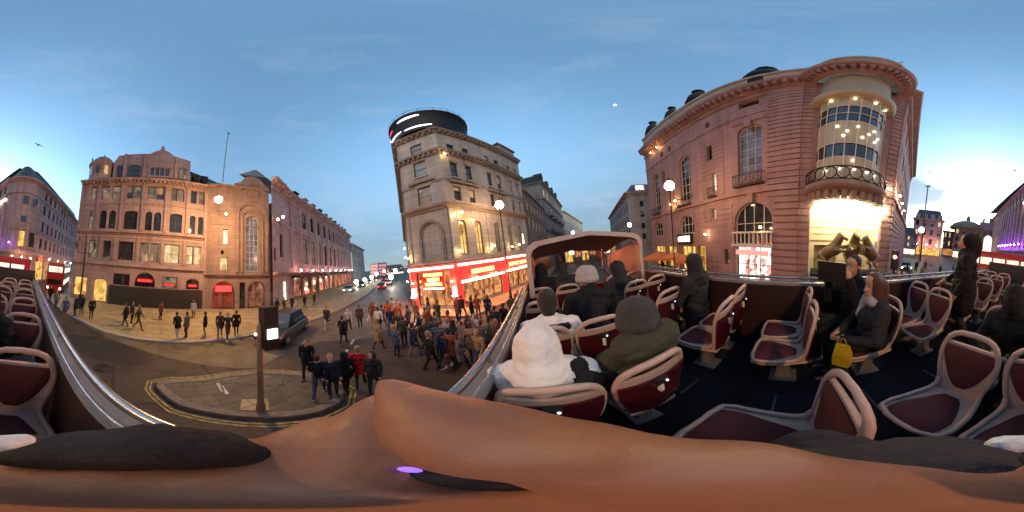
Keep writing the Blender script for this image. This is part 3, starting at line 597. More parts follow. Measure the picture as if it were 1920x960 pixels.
F5l.box(m, .9, 3.5, .003, .35, 12.2, 12.45); F5r.box(m, .6, 4.0, .003, .35, 11.75, 12.0); F5r.box(m, 5.4, 8.5, .003, .35, 11.75, 12.0)
F5l.box(m, 1.2, 1.5, .003, .1, 4.5, 7.0); F5l.box(m, 3.5, 3.8, .003, .1, 4.5, 7.0); m.tube([F5l.P(a, .03, z) for a, z in arc(1.35, 3.65, 4.7, 8.15, 1)], .12, 6)
F5r.box(m, 8.8, 12.2, -1.4, -.1, 19.1, 20.7); F5r.box(m, 8.6, 12.4, -1.6, .1, 20.7, 20.9)
m.build('cornice', st_cream_d, b5, True)
for h in LH: window(F5l, h, b5, lit_dim if h[2] < 12 else interior('sky_pane', (.25, .3, .33), (.5, .52, .52), .25, .5), frame_d, 1, 2, .22, .05)
for h in RH: window(F5r, h, b5, glass if h[0] < 9 else lit_dim, frame_d, 1, 2, .22, .05)
for h in AH: window(F5r, h, b5, lit_gold if h[0] < 4 else lit_dim, frame_d, 2, 3, .22, .06)
for h in SH: window(F5s, h, b5, glass, frame_d, 1, 2, .22, .05)
# floodlights that wash the arches
def flood(parent, p, col=(1, .62, .22), r=.09, s=260):
    q = Vector(p) - parent.location
    m = MB(); m.ball(q, r, 8); o = m.build('floodlight', glow('flood_%d_%d_%d' % (int(col[1] * 100), int(col[2] * 100), s), col, s), parent); return o
for F, a, z in ((F5r, .3, 15.0), (F5r, .5, 5.1), (F5r, 2.35, 7.9), (F5r, 4.4, 5.1), (F5r, 4.9, 5.4), (F5r, 1.2, 8.6), (F5r, 8.0, 5.2), (F5l, .1, 5.0), (F5r, 9.6, 5.4), (F5r, .4, 8.3), (F5s, F5s.L - .4, 5.2), (F5s, F5s.L - 1.5, 6.2)): flood(b5, F.P(a, .42, z), s=170)
# restaurant front
for F, a in ((F5l, .3), (F5l, 2.2), (F5l, 4.1), (F5r, 2.0), (F5r, 4.6), (F5r, 7.6), (F5r, 10.4), (F5s, F5s.L - 2)): flood(b5, F.P(a, .5, 2.62), (1, .13, .05), .07, 1500)  # red-orange globes added to throw a red glow on the ground
m = MB()
F5l.box(m, -.02, .5, .0, .12, .1, 4.1); F5l.box(m, 3.9, 4.4, 0, .12, .1, 4.1); F5l.box(m, .5, 3.9, .0, .14, 3.55, 4.1); F5r.box(m, -.05, .6, .005, .12, .1, 4.1); F5r.box(m, 6.0, 6.9, 0, .12, .1, 4.1); F5r.box(m, .6, 12.2, 0, .16, 2.32, 4.1); F5s.box(m, F5s.L - 6, F5s.L, 0, .12, .1, 4.1)
F5r.box(m, 11.8, 12.3, 0, .12, .1, 2.3)
m.build('shopfront', red_box, b5, True)
m = MB()
for F, a, b, z in ((F5l, -.1, 4.3, 3.86), (F5r, .3, 6.3, 3.92), (F5r, 6.8, 12.2, 3.98), (F5r, .5, 6.1, 2.42), (F5r, 6.7, 12.0, 2.5), (F5s, F5s.L - 3, F5s.L, 3.8)):
    pts_ = [F.P(a + (b - a) * k / 6, .24, z) for k in range(7)]; m.tube(pts_, .11, 6)
m.build('neon_tube', glow('neon_tube_white', (1, .72, .5), 14), b5, True)
m = MB(); F5l.box(m, 1.25, 3.3, .02, .2, 1.9, 3.5); m.build('sign_board', red_paint, b5, True)
m = MB()
for z, a, b, mt in ((3.15, 1.35, 3.2, 0), (2.72, 1.7, 2.9, 0), (2.3, 1.45, 3.1, 0), (1.98, 1.3, 3.25, 1)):
    k = 0; x = a
    while x < b - .1:
        w_ = .14 + .1 * ((k * 7) % 3); F5l.box(m, x, min(b, x + w_), .2, .24, z, z + (.3 if mt == 0 else .14), mt); x += w_ + (.05 if mt == 0 else 0); k += 1
m.build('sign_letters', [neon_yellow, neon_white], b5, True)
for a, b, z in ((1.7, 4.6, 2.95), (7.3, 9.2, 3.0), (9.6, 11.4, 3.0)):
    x = a; k = 0; m = MB()
    while x < b: w_ = .18 + .1 * ((k * 5) % 3); F5r.box(m, x, x + w_, .165, .2, z, z + .42, 0); x += w_ + .06; k += 1
    m.build('sign_letters', [neon_yellow, neon_white], b5, True)
for F, h in [(F5l, h) for h in SL] + [(F5r, h) for h in SR]: window(F, h, b5, lit_shop, frame_d, 4, 2, .22, .07)
for a, z in ((.2, 1.6), (4.2, 1.7)):
    o = thing('wall_lantern', 'white globe wall lamps beside the red restaurant sign, %s' % ('left one' if a < 1 else 'right one'), 'wall lamp', F5l.P(a, .4, z))
    m = MB(); m.ball((0, 0, 0), .14, 8); m.ball((0, 0, .35), .14, 8); m.ball((0, 0, -.3), .16, 8, 0, (1.5, 1.5, .5)); m.build('lamp_globe', lamp_white, o)
    m = MB(); m.tube([(0, 0, -.45), (0, 0, .55)], .03, 6); m.tube([(0, 0, .1), (-.3 * F5l.n.x, -.3 * F5l.n.y, .1)], .03, 6); m.build('bracket', iron, o)
cy_ = (-7.0, 16.3)
dr = thing('roof_screen', 'dark curved advertising screen with white light streaks on the cream corner roof', 'screen', (*cy_, 19.1))
def azp(az, r): return (r * math.sin(R(az)), r * math.cos(R(az)))
m = MB(); m.lathe([(4.3, 0), (4.35, 3.3), (4.5, 3.35), (4.5, 3.5), (3.2, 3.6), (.1, 3.8)], (0, 0, 0), 40); m.build('drum', mat('screen_black', (.006, .007, .012), .55, spec=.2), dr)
def streak(a0, a1, z0, z1, r=4.42):
    m = MB(); rings = []
    for k in range(13):
        a = R(a0 + (a1 - a0) * k / 12); h = (z1 - z0) * math.sin(math.pi * (k + .6) / 13.2) ** .4
        zc = (z0 + z1) / 2
        rings.append([(r * math.cos(a), r * math.sin(a), zc - h / 2), (r * math.cos(a), r * math.sin(a), zc + h / 2)])
    m.loft(rings, 0, False, False); return m
streak(-170, -100, .5, .85).build('light_streak', glow('screen_white', (1, .97, 1), 4), dr)
streak(-176, -138, 1.0, 2.5).build('light_streak', MATS['screen_white'], dr)
streak(-133, -118, 2.0, 2.5).build('light_streak', glow('screen_red', (1, .02, .08), 2), dr)
streak(-95, -60, .35, .6).build('light_streak', MATS['screen_white'], dr)
streak(-104, -72, 2.5, 2.9).build('light_streak', MATS['screen_white'], dr)
m = MB(); m.lathe([(4.45, 4.0), (4.45, 4.08)], (0, 0, 0), 40); 
for k in range(20): t = 2 * math.pi * k / 20; m.tube([(4.45 * math.cos(t), 4.45 * math.sin(t), 3.45), (4.45 * math.cos(t), 4.45 * math.sin(t), 4.05)], .03, 4)
m.build('railing', iron, dr)

# brick and grey houses beyond, right of the cream corner
b6 = building('brick_house', 'dark brown brick house with small white windows behind the bus canopy', loc=(4, 27, 0))
F6 = Fac((2.7, 23.5), (8.6, 37)); H6 = [(.9 + 2.2 * k, 1.9 + 2.2 * k, z, z + 1.7, 0) for k in range(6) for z in (4.4, 8.0, 11)]
m = MB(); wall(m, F6, 0, F6.L, 0, 14, H6, .2); F6.box(m, 0, F6.L, -8, -7.5, 0, 14); m.poly([F6.P(0, 0, 14), F6.P(F6.L, 0, 14), F6.P(F6.L, -8, 14), F6.P(0, -8, 14)]); m.build('wall', brick, b6, True)
for h in H6: window(F6, h, b6, interior('curtain_pane', (.12, .1, .1), (.5, .42, .38), .35, 1), frame_w, 1, 2, .2, .07)
m = MB(); band(m, [F6.P(0, 0, 0)[:2], F6.P(F6.L, 0, 0)[:2]], 13.9, .25, .35); m.build('parapet', st_grey, b6, True)
m = MB(); F6.box(m, .5, F6.L, -.4, -.2, .2, 3.6); F6.box(m, .3, F6.L, .01, .1, .2, 3.7, 1); m.build('shopfront', [lit_shop, red_paint], b6, True)
ln = thing('wall_lantern', 'tall glowing lantern on the wall where cream block meets brown brick', 'wall lamp', far(979, 447, 22.3)); m = MB(); m.cap((0, 0, -.6), .2, (0, 0, .6), .16, 8); m.build('lamp_glass', glow('lantern_gold', (1, .7, .3), 14), ln); m = MB(); m.lathe([(.02, 1.0), (.24, .75), (.24, .68)], (0, 0, 0), 8); m.tube([(0, 0, .8), (-.6, .5, .8)], .04, 5); m.build('lantern_cap', iron, ln)
b7 = building('mansion_block', 'grey stone mansion block with bays and steep gabled roof, three windows lit', loc=(12, 48, 0))
F7 = Fac((8.8, 37.5), (21.5, 62)); H7 = [(1.2 + 3.2 * k, 2.6 + 3.2 * k, z, z + 2.2, 0) for k in range(8) for z in (6, 10, 14, 18)]
m = MB(); wall(m, F7, 0, F7.L, 0, 21.5, H7, .25); F7.box(m, 0, F7.L, -10, -9, 0, 21.5)
E7 = Fac(F7.P(0, -10, 0)[:2], F7.P(0, 0, 0)[:2]); E7.n = -F7.t
wall(m, E7, 0, 10, 0, 21.5, [(2, 3.4, 15, 17.5, 0), (5.6, 7, 15, 17.5, 0), (2, 3.4, 18.5, 20.5, 0)], .25); m.build('wall', st_grey, b7, True)
for i, h in enumerate(H7): window(F7, h, b7, lit_cream if i in (3, 7, 10) else glass, frame_w, 1, 2, .25, .1)
for h in [(2, 3.4, 15, 17.5, 0), (5.6, 7, 15, 17.5, 0), (2, 3.4, 18.5, 20.5, 0)]: window(E7, h, b7, glass, frame_w, 1, 2, .25, .1)
PP = [F7.P(0, -10, 0)[:2], F7.P(0, 0, 0)[:2], F7.P(F7.L, 0, 0)[:2]]
m = MB(); cornice(m, PP, 21.0, .7, .6); 
for z in (9, 13, 17): band(m, PP, z, .3, .3)
for k in range(4): 
    for z in (9.3, 13.3): F7.box(m, 3.5 + 6.2 * k, 6.2 + 6.2 * k, .3, 1.0, z, z + .9)
m.build('cornice', st_grey, b7, True)
m = MB(); m.sweep(PP, [(-.3, 21.6), (-1.6, 24.6), (-5, 25.2)])
for k in range(4): 
    x = 2 + 6 * k; F7.box(m, x, x + 1.6, -1.8, -.2, 21.7, 24.2); m.poly([F7.P(x - .2, -.15, 24.2), F7.P(x + 1.8, -.15, 24.2), F7.P(x + .8, -.15, 25.6)]); m.poly([F7.P(x - .2, -.15, 24.2), F7.P(x + .8, -.15, 25.6), F7.P(x + .8, -2.4, 25.6), F7.P(x - .2, -2.4, 24.2)]); m.poly([F7.P(x + 1.8, -.15, 24.2), F7.P(x + .8, -.15, 25.6), F7.P(x + .8, -2.4, 25.6), F7.P(x + 1.8, -2.4, 24.2)])
m.build('roof', lead, b7, True)
b7b = building('white_terrace', 'pale white terrace farthest down the street ahead of the bus', loc=(30, 75, 0))
F8 = Fac((22, 63), (48, 100)); H8 = [(1.5 + 3 * k, 2.7 + 3 * k, z, z + 2, 0) for k in range(14) for z in (6, 10, 14)]
m = MB(); wall(m, F8, 0, F8.L, 0, 20, H8, .3); F8.box(m, 0, F8.L, -10, -9, 0, 20); m.poly([F8.P(0, 0, 0), F8.P(0, -10, 0), F8.P(0, -10, 20), F8.P(0, 0, 20)]); m.poly([F8.P(0, 0, 20), F8.P(F8.L, 0, 20), F8.P(F8.L, -10, 20), F8.P(0, -10, 20)]); m.build('wall', st_pale, b7b, True)
m = MB()
for h in H8: m.poly([F8.P(h[0], -.28, h[2]), F8.P(h[1], -.28, h[2]), F8.P(h[1], -.28, h[3]), F8.P(h[0], -.28, h[3])])
o = m.build('windows', glass, b7b, True); o['kind'] = 'stuff'
m = MB(); cornice(m, [F8.P(0, 0, 0)[:2], F8.P(F8.L, 0, 0)[:2]], 19.5, .8, .7); m.build('cornice', st_pale, b7b, True)
sh = building('street_end_shops', 'row of lit shops closing the street ahead, seen under the bus canopy', loc=(23, 42, 0))
m = MB(); m.box(-9, 9, 0, 5, 0, 5.2); m.build('wall', st_grey, sh)
for k in range(7):
    m = MB(); m.box(-8.8 + k * 2.5, -6.8 + k * 2.5, -.1, -.01, .4 + (k % 2) * 1.2, 3.6); m.build('shopfront', random.choice([lit_gold, lit_shop, lit_red, lit_white]), sh)

m = MB()
hx = far(1080, 472, 41.8) - sh.location
for x0, x1, z0, z1 in ((-.62, -.34, -.8, .8), (.34, .62, -.8, .8), (-.34, .34, -.14, .14)): m.box(hx.x + x0, hx.x + x1, -.25, -.12, hz_ + z0 if False else 3.3 + z0, 3.3 + z1)
m.build('letter_sign', glow('letter_white', (1, .95, .9), 8), sh)
for k, x in enumerate((2.2, 3.6, 5.2)):
    m = MB(); m.box(x, x + 1.0, -.2, -.11, 2.6 + .5 * (k % 2), 3.3 + .5 * (k % 2)); m.build('shop_sign', neon_red if k != 1 else neon_yellow, sh)
# pale mansard block, right side of the street ahead
b8 = building('mansard_block', 'pale grey stone block with a lit attic window in its mansard, right of the canopy', loc=(26, 26, 0))
F8a = Fac((44, 62), (26.0, 28.5)); F8b = Fac((26.0, 28.5), (29, 23)); F8b = Fac((26.0, 28.5), (31, 24.5))
F8a.n = Vector((F8a.t.y, -F8a.t.x)); F8b.n = Vector((F8b.t.y, -F8b.t.x))
Ha = [(2 + 3 * k, 3.3 + 3 * k, z, z + 2, 0) for k in range(12) for z in (5, 8.5, 12)]; Hb = [(2.6, 3.5, z, z + 1.4, 0) for z in (4.6, 7.2, 10, 12.6)]
m = MB(); wall(m, F8a, 0, F8a.L, 0, 16, Ha, .25); wall(m, F8b, 0, F8b.L, 0, 16, Hb, .25); m.poly([F8a.P(0, 0, 16), F8a.P(F8a.L, 0, 16), F8b.P(F8b.L, 0, 16), (60, 50, 16)]); m.build('wall', st_pale, b8, True)
for h in Ha: window(F8a, h, b8, glass, frame_d, 1, 2, .25, .1)
for h in Hb: window(F8b, h, b8, glass, frame_d, 2, 2, .25, .08)
PP = [F8a.P(0, 0, 0)[:2], F8a.P(F8a.L, 0, 0)[:2], F8b.P(F8b.L, 0, 0)[:2]]
m = MB(); cornice(m, PP, 15.4, .9, .8); band(m, PP, 4, .3, .4); m.build('cornice', st_pale, b8, True)
m = MB(); m.sweep(PP, [(-.2, 16.2), (-1.4, 18.8), (-3, 19.2)]); m.build('roof', slate, b8, True)
m = MB(); F8b.box(m, 2, 4, -1.2, -.4, 17, 18.2); m.build('attic_window', lit_white, b8, True)
# ------------------------------------------------------------------ great red stone corner block with glass bay (right)
b9 = building('department_store', 'huge red sandstone corner block with curved glass bay, deep cornice and banded stonework', loc=(15, 2, 0))
Fa = Fac((11.9, -2.2), (17.3, 8.2)); Fb = Fac((17.3, 8.2), (21.6, 18.5)); Fc = Fac((11.9, -2.2), (10.0, -9.0)); Fd = Fac((10.0, -9.0), (26, -28.5)); Fd.n = Vector((-Fd.t.y, Fd.t.x)) if Vector((-Fd.t.y, Fd.t.x)).dot(Vector((-1, -.6))) > 0 else Vector((Fd.t.y, -Fd.t.x))
LA, LB = Fa.L, Fb.L
BW = [(3.05, 5.35, 9.8, 15.5, .7), (10.4, LA - .02 if False else 11.6, 9.0, 15.3, .0)]
HA = [(3.05, 5.35, 9.8, 15.5, .6), (8.4, 9.15, 12.8, 14.8, 0), (8.5, 9.1, 17.6, 18.6, 0), (8.0, 8.6, 9.0, 11.1, 0), (8.2, 8.75, 6.1, 7.1, 0), (3.3, 5.1, 18.4, 19.4, 0)]
GA = [(2.1, 5.9, 3.5, 7.15, .98), (2.2, 5.8, .12, 3.3, 0), (10.0, 11.5, .12, 3.3, 0), (6.6, 7.2, 1.5, 3.0, 0)]
HB = [(.3, 2.3, 9.0, 15.2, .6), (3.6, 4.3, 8.8, 13.0, 0), (3.7, 4.3, 17.4, 18.4, 0), (5.6, 6.3, 12.8, 14.8, 0), (5.6, 6.3, 17.4, 18.4, 0), (7.2, 9.2, 9.0, 15.2, .6)]
GB = [(.1, 3.0, 4.8, 7.0, .95), (.1, 3.0, .12, 3.2, 0), (4.0, 6.4, .12, 3.2, 0), (7.0, 10.2, 4.8, 7.0, .95), (7.0, 10.2, .12, 3.2, 0)]
m = MB(); wall(m, Fa, 0, LA, 0, 21, HA + GA, .45); wall(m, Fb, 0, LB, 0, 21, HB + GB, .45)
wall(m, Fd, 0, Fd.L, 0, 21, [(2 + 3 * k, 3.2 + 3 * k, z, z + 2.4, 0) for k in range(7) for z in (9, 13, 17)], .4)
def courses(m, F, a0, a1, z0, z1, d=.16, h=.52, gap=.13, skip=()):
    z = z0
    while z + h <= z1:
        segs = [(a0, a1)]
        for (s0, s1, c, e) in skip:
            if z + h > c and z < e:
                ns = []
                for p, q in segs:
                    if s1 <= p or s0 >= q: ns.append((p, q)); continue
                    if p < s0: ns.append((p, s0))
                    if s1 < q: ns.append((s1, q))
                segs = ns
        for p, q in segs:
            if q - p > .1: F.box(m, p, q, .003, d, z, z + h - gap)
        z += h
sk = [(h[0] - .15, h[1] + .15, h[2] - .2, h[3] + .2) for h in HA + GA]; skb = [(h[0] - .15, h[1] + .15, h[2] - .2, h[3] + .2) for h in HB + GB]
courses(m, Fa, 0, 2.55, .1, 20.6, skip=sk); courses(m, Fa, 2.55, LA, .1, 7.7, .07, skip=sk); courses(m, Fb, 0, LB, .1, 7.7, .07, skip=skb); courses(m, Fa, 6.9, 10.0, 8.4, 16.3, .05, skip=sk); courses(m, Fb, 4.5, 6.9, 8.4, 16.3, .05, skip=skb); courses(m, Fd, 0, 1.6, .1, 20.6); courses(m, Fd, 1.6, Fd.L, .1, 7.7, .07)
# chamfer: pilaster ends and niche
courses(m, Fc, 0, .75, .1, 20.6, .09); courses(m, Fc, Fc.L - .75, Fc.L, .1, 20.6, .09)
wall(m, Fc, 0, Fc.L, 0, 21, [(.8, Fc.L - .8, .12, 7.2, .35)], .5); 
Fa.box(m, 2.7, 5.7, .003, .1, 16.3, 16.6); Fa.box(m, 2.6, 5.8, .003, .2, 15.9, 16.15); Fa.box(m, 3.9, 4.5, .1, .3, 15.2, 16.2)
for k in range(9): 
    t = math.pi * k / 8; cx, cz = 4.0 + 2.35 * math.cos(t), 5.3 + 2.35 * math.sin(t)
Fa.box(m, 3.75, 4.25, .08, .3, 7.05, 7.9)
m.poly([Fa.P(0, 0, 21.0), Fa.P(LA, 0, 21.0), Fb.P(LB, 0, 21.0), (40, 16, 21), (36, -25, 21), Fd.P(Fd.L, 0, 21), Fd.P(0, 0, 21)])
m.poly([Fb.P(LB, 0, 0), (40, 16, 0), (40, 16, 21), Fb.P(LB, 0, 21)])
m.build('wall', st_red, b9, True)
# plan path (left to right in the photograph) with a rounded bay at the corner
bc = Vector(Fc.P(3.35, -.35, 0)[:2]); ang0 = math.atan2(Fc.n.y, Fc.n.x)
def bulge(r, half=78, n=14):
    return [(bc.x + r * math.cos(ang0 - R(half) + 2 * R(half) * k / n * 1), bc.y + r * math.sin(ang0 - R(half) + 2 * R(half) * k / n)) for k in range(n + 1)]
def orient(pts):
    # keep left-to-right order along the chamfer (from Fa's corner to Fd's corner)
    a = Vector(pts[0]); return pts if (a - Fa.p0).length < (a - Fd.p0).length else list(reversed(pts))
PATH = [Fb.P(LB, 0, 0)[:2], Fa.P(LA, 0, 0)[:2], Fa.P(0, 0, 0)[:2]]
PATH2 = [Fd.P(0, 0, 0)[:2], Fd.P(Fd.L, 0, 0)[:2]]
FULL = PATH + [tuple(Fc.P(.55, .0, 0)[:2])] + orient(bulge(2.75)) + [tuple(Fc.P(Fc.L - .55, 0, 0)[:2])] + PATH2
m = MB(); m.sweep(FULL, [(0, 20.3), (.35, 20.4), (.45, 20.8), (1.05, 21.0), (1.15, 21.35), (0, 21.4)])
for F, L in ((Fa, LA), (Fb, LB)):
    k = int(L / .62)
    for j in range(k): F.box(m, (j + .3) * L / k, (j + .75) * L / k, .02, .95, 20.45, 20.95)
for k in range(22):
    a = ang0 - R(76) + R(152) * k / 21; c, s_ = math.cos(a), math.sin(a)
    m.box(2.76, 3.6, -.13, .13, 20.45, 20.95, 0, lambda x, y, z: (bc.x + x * c - y * s_, bc.y + x * s_ + y * c, z))
band(m, PATH, 19.6, .2, .3); band(m, PATH2, 19.6, .2, .3); band(m, PATH, 7.85, .28, .4); band(m, PATH2, 7.85, .28, .4); band(m, PATH, 16.9, .12, .25)
m.build('cornice', st_red, b9, True)
m = MB(); m.sweep(FULL, [(.35, 21.4), (.35, 21.75), (.0, 21.8), (.0, 24.0), (.2, 24.05), (.2, 24.4), (-.5, 24.45), (-4, 25.2)]); m.build('roof', copper, b9, True)
for a, F, r_, zt in ((3.6, Fa, 1.75, 26.6), (LA - .3, Fa, 1.5, 27.0), (4.6, Fb, 1.2, 26.8), (10.0, Fb, 1.4, 27.0)):
    c_ = F.P(a, -1.6, zt); m = MB(); m.lathe([(r_, -4), (r_, -1.6), (r_ * 1.08, -1.5), (r_ * .97, -.8), (r_ * .8, .2), (r_ * .5, .9), (.05, 1.2)], c_, 18); m.lathe([(r_ * .3, .8), (r_ * .3, 1.7), (r_ * .5, 1.8), (.03, 2.3)], c_, 10); m.build('dome', lead, b9, True)
m = MB(); Fa.box(m, .6, 2.2, -3.5, -1.6, 24, 26.2); m.build('roof_house', copper, b9, True)
for h, F in [(h, Fa) for h in HA] + [(h, Fb) for h in HB]:
    big = h[1] - h[0] > 1.5 and h[3] - h[2] > 3
    g_ = lit_white if (F is Fa and h[0] == 8.0) or (F is Fa and h[0] == 8.2) else (lit_gold if F is Fb and h[0] == 3.6 else glass)
    if F is Fa and h[0] == 3.05: g_ = interior('big_pane', (.05, .045, .055), (.24, .2, .24), .4, .6)
    window(F, h, b9, g_, frame_w if big or h[0] in (8.0, 8.2) else frame_d, 3 if big else 1, 6 if big else 2, .45, .06)
window(Fa, GA[0], b9, glass, frame_w, 4, 2, .45, .08); window(Fa, GA[1], b9, interior('shop_bright', (.3, .05, .03), (1, .95, .85), 2.2, 1.8), frame_d, 3, 2, .45, .07); window(Fa, GA[2], b9, lit_gold, frame_d, 2, 2, .45, .07); window(Fa, GA[3], b9, lit_dim, frame_d, 1, 1, .45, .07)
window(Fb, GB[0], b9, glass, frame_w, 4, 2, .45, .08); window(Fb, GB[3], b9, glass, frame_w, 4, 2, .45, .08)
for h in (GB[1], GB[2], GB[4]): window(Fb, h, b9, lit_gold, frame_d, 3, 2, .45, .07)
for k in range(7):
    for z in (9, 13, 17): window(Fd, (2 + 3 * k, 3.2 + 3 * k, z, z + 2.4, 0), b9, glass, frame_d, 1, 2, .4, .07)
def iron_balcony(F, a, b, z, d=.5):
    m = MB(); F.box(m, a, b, .02, d, z - .15, z)
    m.tube([F.P(a, d, z + .95), F.P(b, d, z + .95)], .035, 5); m.tube([F.P(a, d, z + .06), F.P(b, d, z + .06)], .03, 5)
    n_ = max(1, round((b - a) / .75))
    for k in range(n_):
        x = a + (b - a) * (k + .5) / n_; rr = min(.4, (b - a) / n_ / 2)
        m.tube([F.P(x + rr * math.cos(2 * math.pi * j / 14), d, z + .5 + rr * math.sin(2 * math.pi * j / 14)) for j in range(15)], .03, 5)
        m.tube([F.P(x - rr * .7, d, z + .5), F.P(x + rr * .7, d, z + .5)], .02, 4); m.tube([F.P(x, d, z + .1), F.P(x, d, z + .9)], .02, 4)
    for x in (a, b): m.tube([F.P(x, 0, z + .95), F.P(x, d, z + .95), F.P(x, d, z)], .03, 5)
    m.build('balcony', iron, b9, True)
iron_balcony(Fa, 2.8, 5.6, 8.75); iron_balcony(Fa, 7.8, 8.8, 8.35); iron_balcony(Fb, .1, 2.6, 8.3); iron_balcony(Fb, 7, 9.4, 8.3)
m = MB(); Fa.box(m, 1.9, 6.0, .0, .35, 3.32, 3.52)
for k in range(10): x = 2.05 + k * .42; Fa.box(m, x, x + .09, .1, .22, 3.52, 4.45)
Fa.box(m, 1.9, 6.0, .05, .3, 4.45, 4.6); m.build('balustrade', frame_w, b9, True)
# glass bay
def ringz(r, z, n=28, half=84): return [(bc.x + r * math.cos(ang0 - R(half) + 2 * R(half) * k / n), bc.y + r * math.sin(ang0 - R(half) + 2 * R(half) * k / n), z) for k in range(n + 1)]
m = MB(); m.loft([ringz(2.3, z) for z in (8.0, 9.9)], 0, False, False); m.loft([ringz(2.3, z) for z in (11.1, 13.3)], 0, False, False); m.loft([ringz(2.3, z) for z in (15.2, 16.4)], 0, False, False)
m.build('bay_panel', mat('bay_panel_white', (.36, .32, .22), .35), b9, True)
m = MB(); m.loft([ringz(2.26, z) for z in (9.9, 11.1)], 0, False, False); m.build('bay_glass', glass, b9, True); m = MB(); m.loft([ringz(2.26, z) for z in (13.3, 15.2)], 0, False, False); m.build('bay_glass', glass, b9, True)
m = MB()
for z in (9.9, 11.1, 13.3, 14.25, 15.2): m.tube(ringz(2.32, z, 20), .045, 5)
for k in range(0, 11): 
    p = ringz(2.32, 0, 10)[k]; m.tube([(p[0], p[1], 8), (p[0], p[1], 16.3)], .04, 5)
m.build('bay_mullion', frame_w, b9, True)
m = MB(); m.loft([ringz(r, z) for r, z in ((2.2, 16.3), (2.75, 16.35), (2.95, 16.6), (2.95, 17.0), (2.5, 17.4), (2.3, 20.4))], 0, False, False); m.build('bay_canopy', mat('bay_cream', (.33, .28, .2), .6, var=.1, vscale=1), b9, True)
m = MB(); m.loft([ringz(r, z) for r, z in ((2.2, 7.0), (2.6, 7.1), (2.9, 7.4), (3.05, 7.5), (3.05, 7.85), (2.2, 7.9))], 0, False, False)
for k in range(15):
    a = ang0 - R(80) + R(160) * k / 14; c, s_ = math.cos(a), math.sin(a); m.box(2.2, 2.85, -.16, .16, 6.75, 7.25, 0, lambda x, y, z: (bc.x + x * c - y * s_, bc.y + x * s_ + y * c, z))
m.build('bay_balcony', st_orange, b9, True)
m = MB(); m.tube(ringz(2.95, 8.85), .05, 5); m.tube(ringz(2.95, 7.95), .04, 5)
for k in range(11):
    a = ang0 - R(72) + R(144) * k / 10
    m.tube([(bc.x + 2.95 * math.cos(a + .13 * math.cos(t)), bc.y + 2.95 * math.sin(a + .13 * math.cos(t)), 8.4 + .4 * math.sin(t)) for t in [2 * math.pi * j / 14 for j in range(15)]], .04, 5)
m.build('bay_railing', iron, b9, True)
bl = mat('bay_lamp', (1, .9, .6), .5, emit=(1, .86, .55), estr=16)
for z, aa in ((16.15, (-45, -10, 22, 50)), (12.75, (-30, 0, 28)), (12.2, (-15, 18, 38)), (11.75, (-20, 8, 32)), (8.9, (-45, -22, 0, 22, 40)), (9.6, (-3,))):
    for a in aa:
        t = ang0 + R(a); m = MB(); m.ball((bc.x + 2.36 * math.cos(t), bc.y + 2.36 * math.sin(t), z), .085, 8, 0, (1, 1, .7)); m.build('bay_lamp', bl, b9, True)
# lit recess under the bay
m = MB(); wall(m, Fc, .8, Fc.L - .8, 0, 7.2, [(1.2, 3.0, .1, 3.6, 0)], .2); m.v = [(x - Fc.n.x * .9, y - Fc.n.y * .9, z) for x, y, z in m.v]
z = 1.0
while z < 6.9: 
    Fc.box(m, 3.1 if z < 3.6 else .82, Fc.L - .82, -.9, -.83, z, z + .42); z += .5
m.build('recess_wall', mat('recess_stone', (.6, .52, .36), .8, var=.12, vscale=1), b9, True)
m = MB(); Fc.box(m, 1.2, 3.0, -1.25, -1.1, .1, 3.6); m.build('recess_door', mat('olive_door', (.17, .14, .07), .5), b9, True)
for k in range(5): 
    x = 1.4 + k * 1.1; m = MB(); Fc.box(m, x, x + .7, .15, .35, 6.55, 6.7); m.build('recess_lamp', glow('recess_lamp', (1, .84, .5), 260), b9, True)
m = MB(); m.box(-1, 1, 0, .2, 0, .1)
for (F, a, z, col, s_) in ((Fb, 3.95, 8.9, (1, .62, .2), 300), (Fb, 2.9, 9.2, (1, .62, .2), 200), (Fb, 8.2, 19.4, (1, .55, .15), 200), (Fb, 6.2, 19.4, (1, .55, .15), 200), (Fa, 2.9, 4.9, (1, .6, .3), 120), (Fa, 9.4, 4.5, (1, .6, .3), 200), (Fd, 1.2, 8.5, (1, .72, .35), 700), (Fd, 4, 8.5, (1, .72, .35), 700), (Fd, 8, 8.5, (1, .72, .35), 700), (Fc, 6.6, 8.5, (1, .75, .4), 200)): flood(b9, F.P(a, .5, z), col, .1, s_)
for k, (u, v) in enumerate([(1292, 441)]):
    m = MB(); Fb.box(m, .3, 3.0, .1, .5, 3.5, 4.7); 
    x = .5
    for w_ in (.22, .1, .3, .28, .24, .12, .3, .2): Fb.box(m, x, x + w_, .5, .55, 3.8, 4.35 + .1 * (w_ > .2), 1); x += w_ + .06
    m.build('shop_sign', [black_board, neon_white], b9, True)
m = MB(); Fa.box(m, 2.4, 5.6, .1, .2, 2.6, 3.0); m.build('shop_sign', glow('pink_sign', (1, .35, .3), 1.2), b9, True)
for u in (3.3,):
    o = thing('roof_antenna', 'roof antenna mast with small drum above the glass bay', 'antenna', far(1612, 118, 14.5)); m = MB(); m.tube([(0, 0, -3), (0, 0, .7)], .06, 6); m.lathe([(.16, .1), (.18, .7)], (0, 0, 0), 8); m.build('mast', mat('mast_grey', (.2, .22, .24), .6), o)
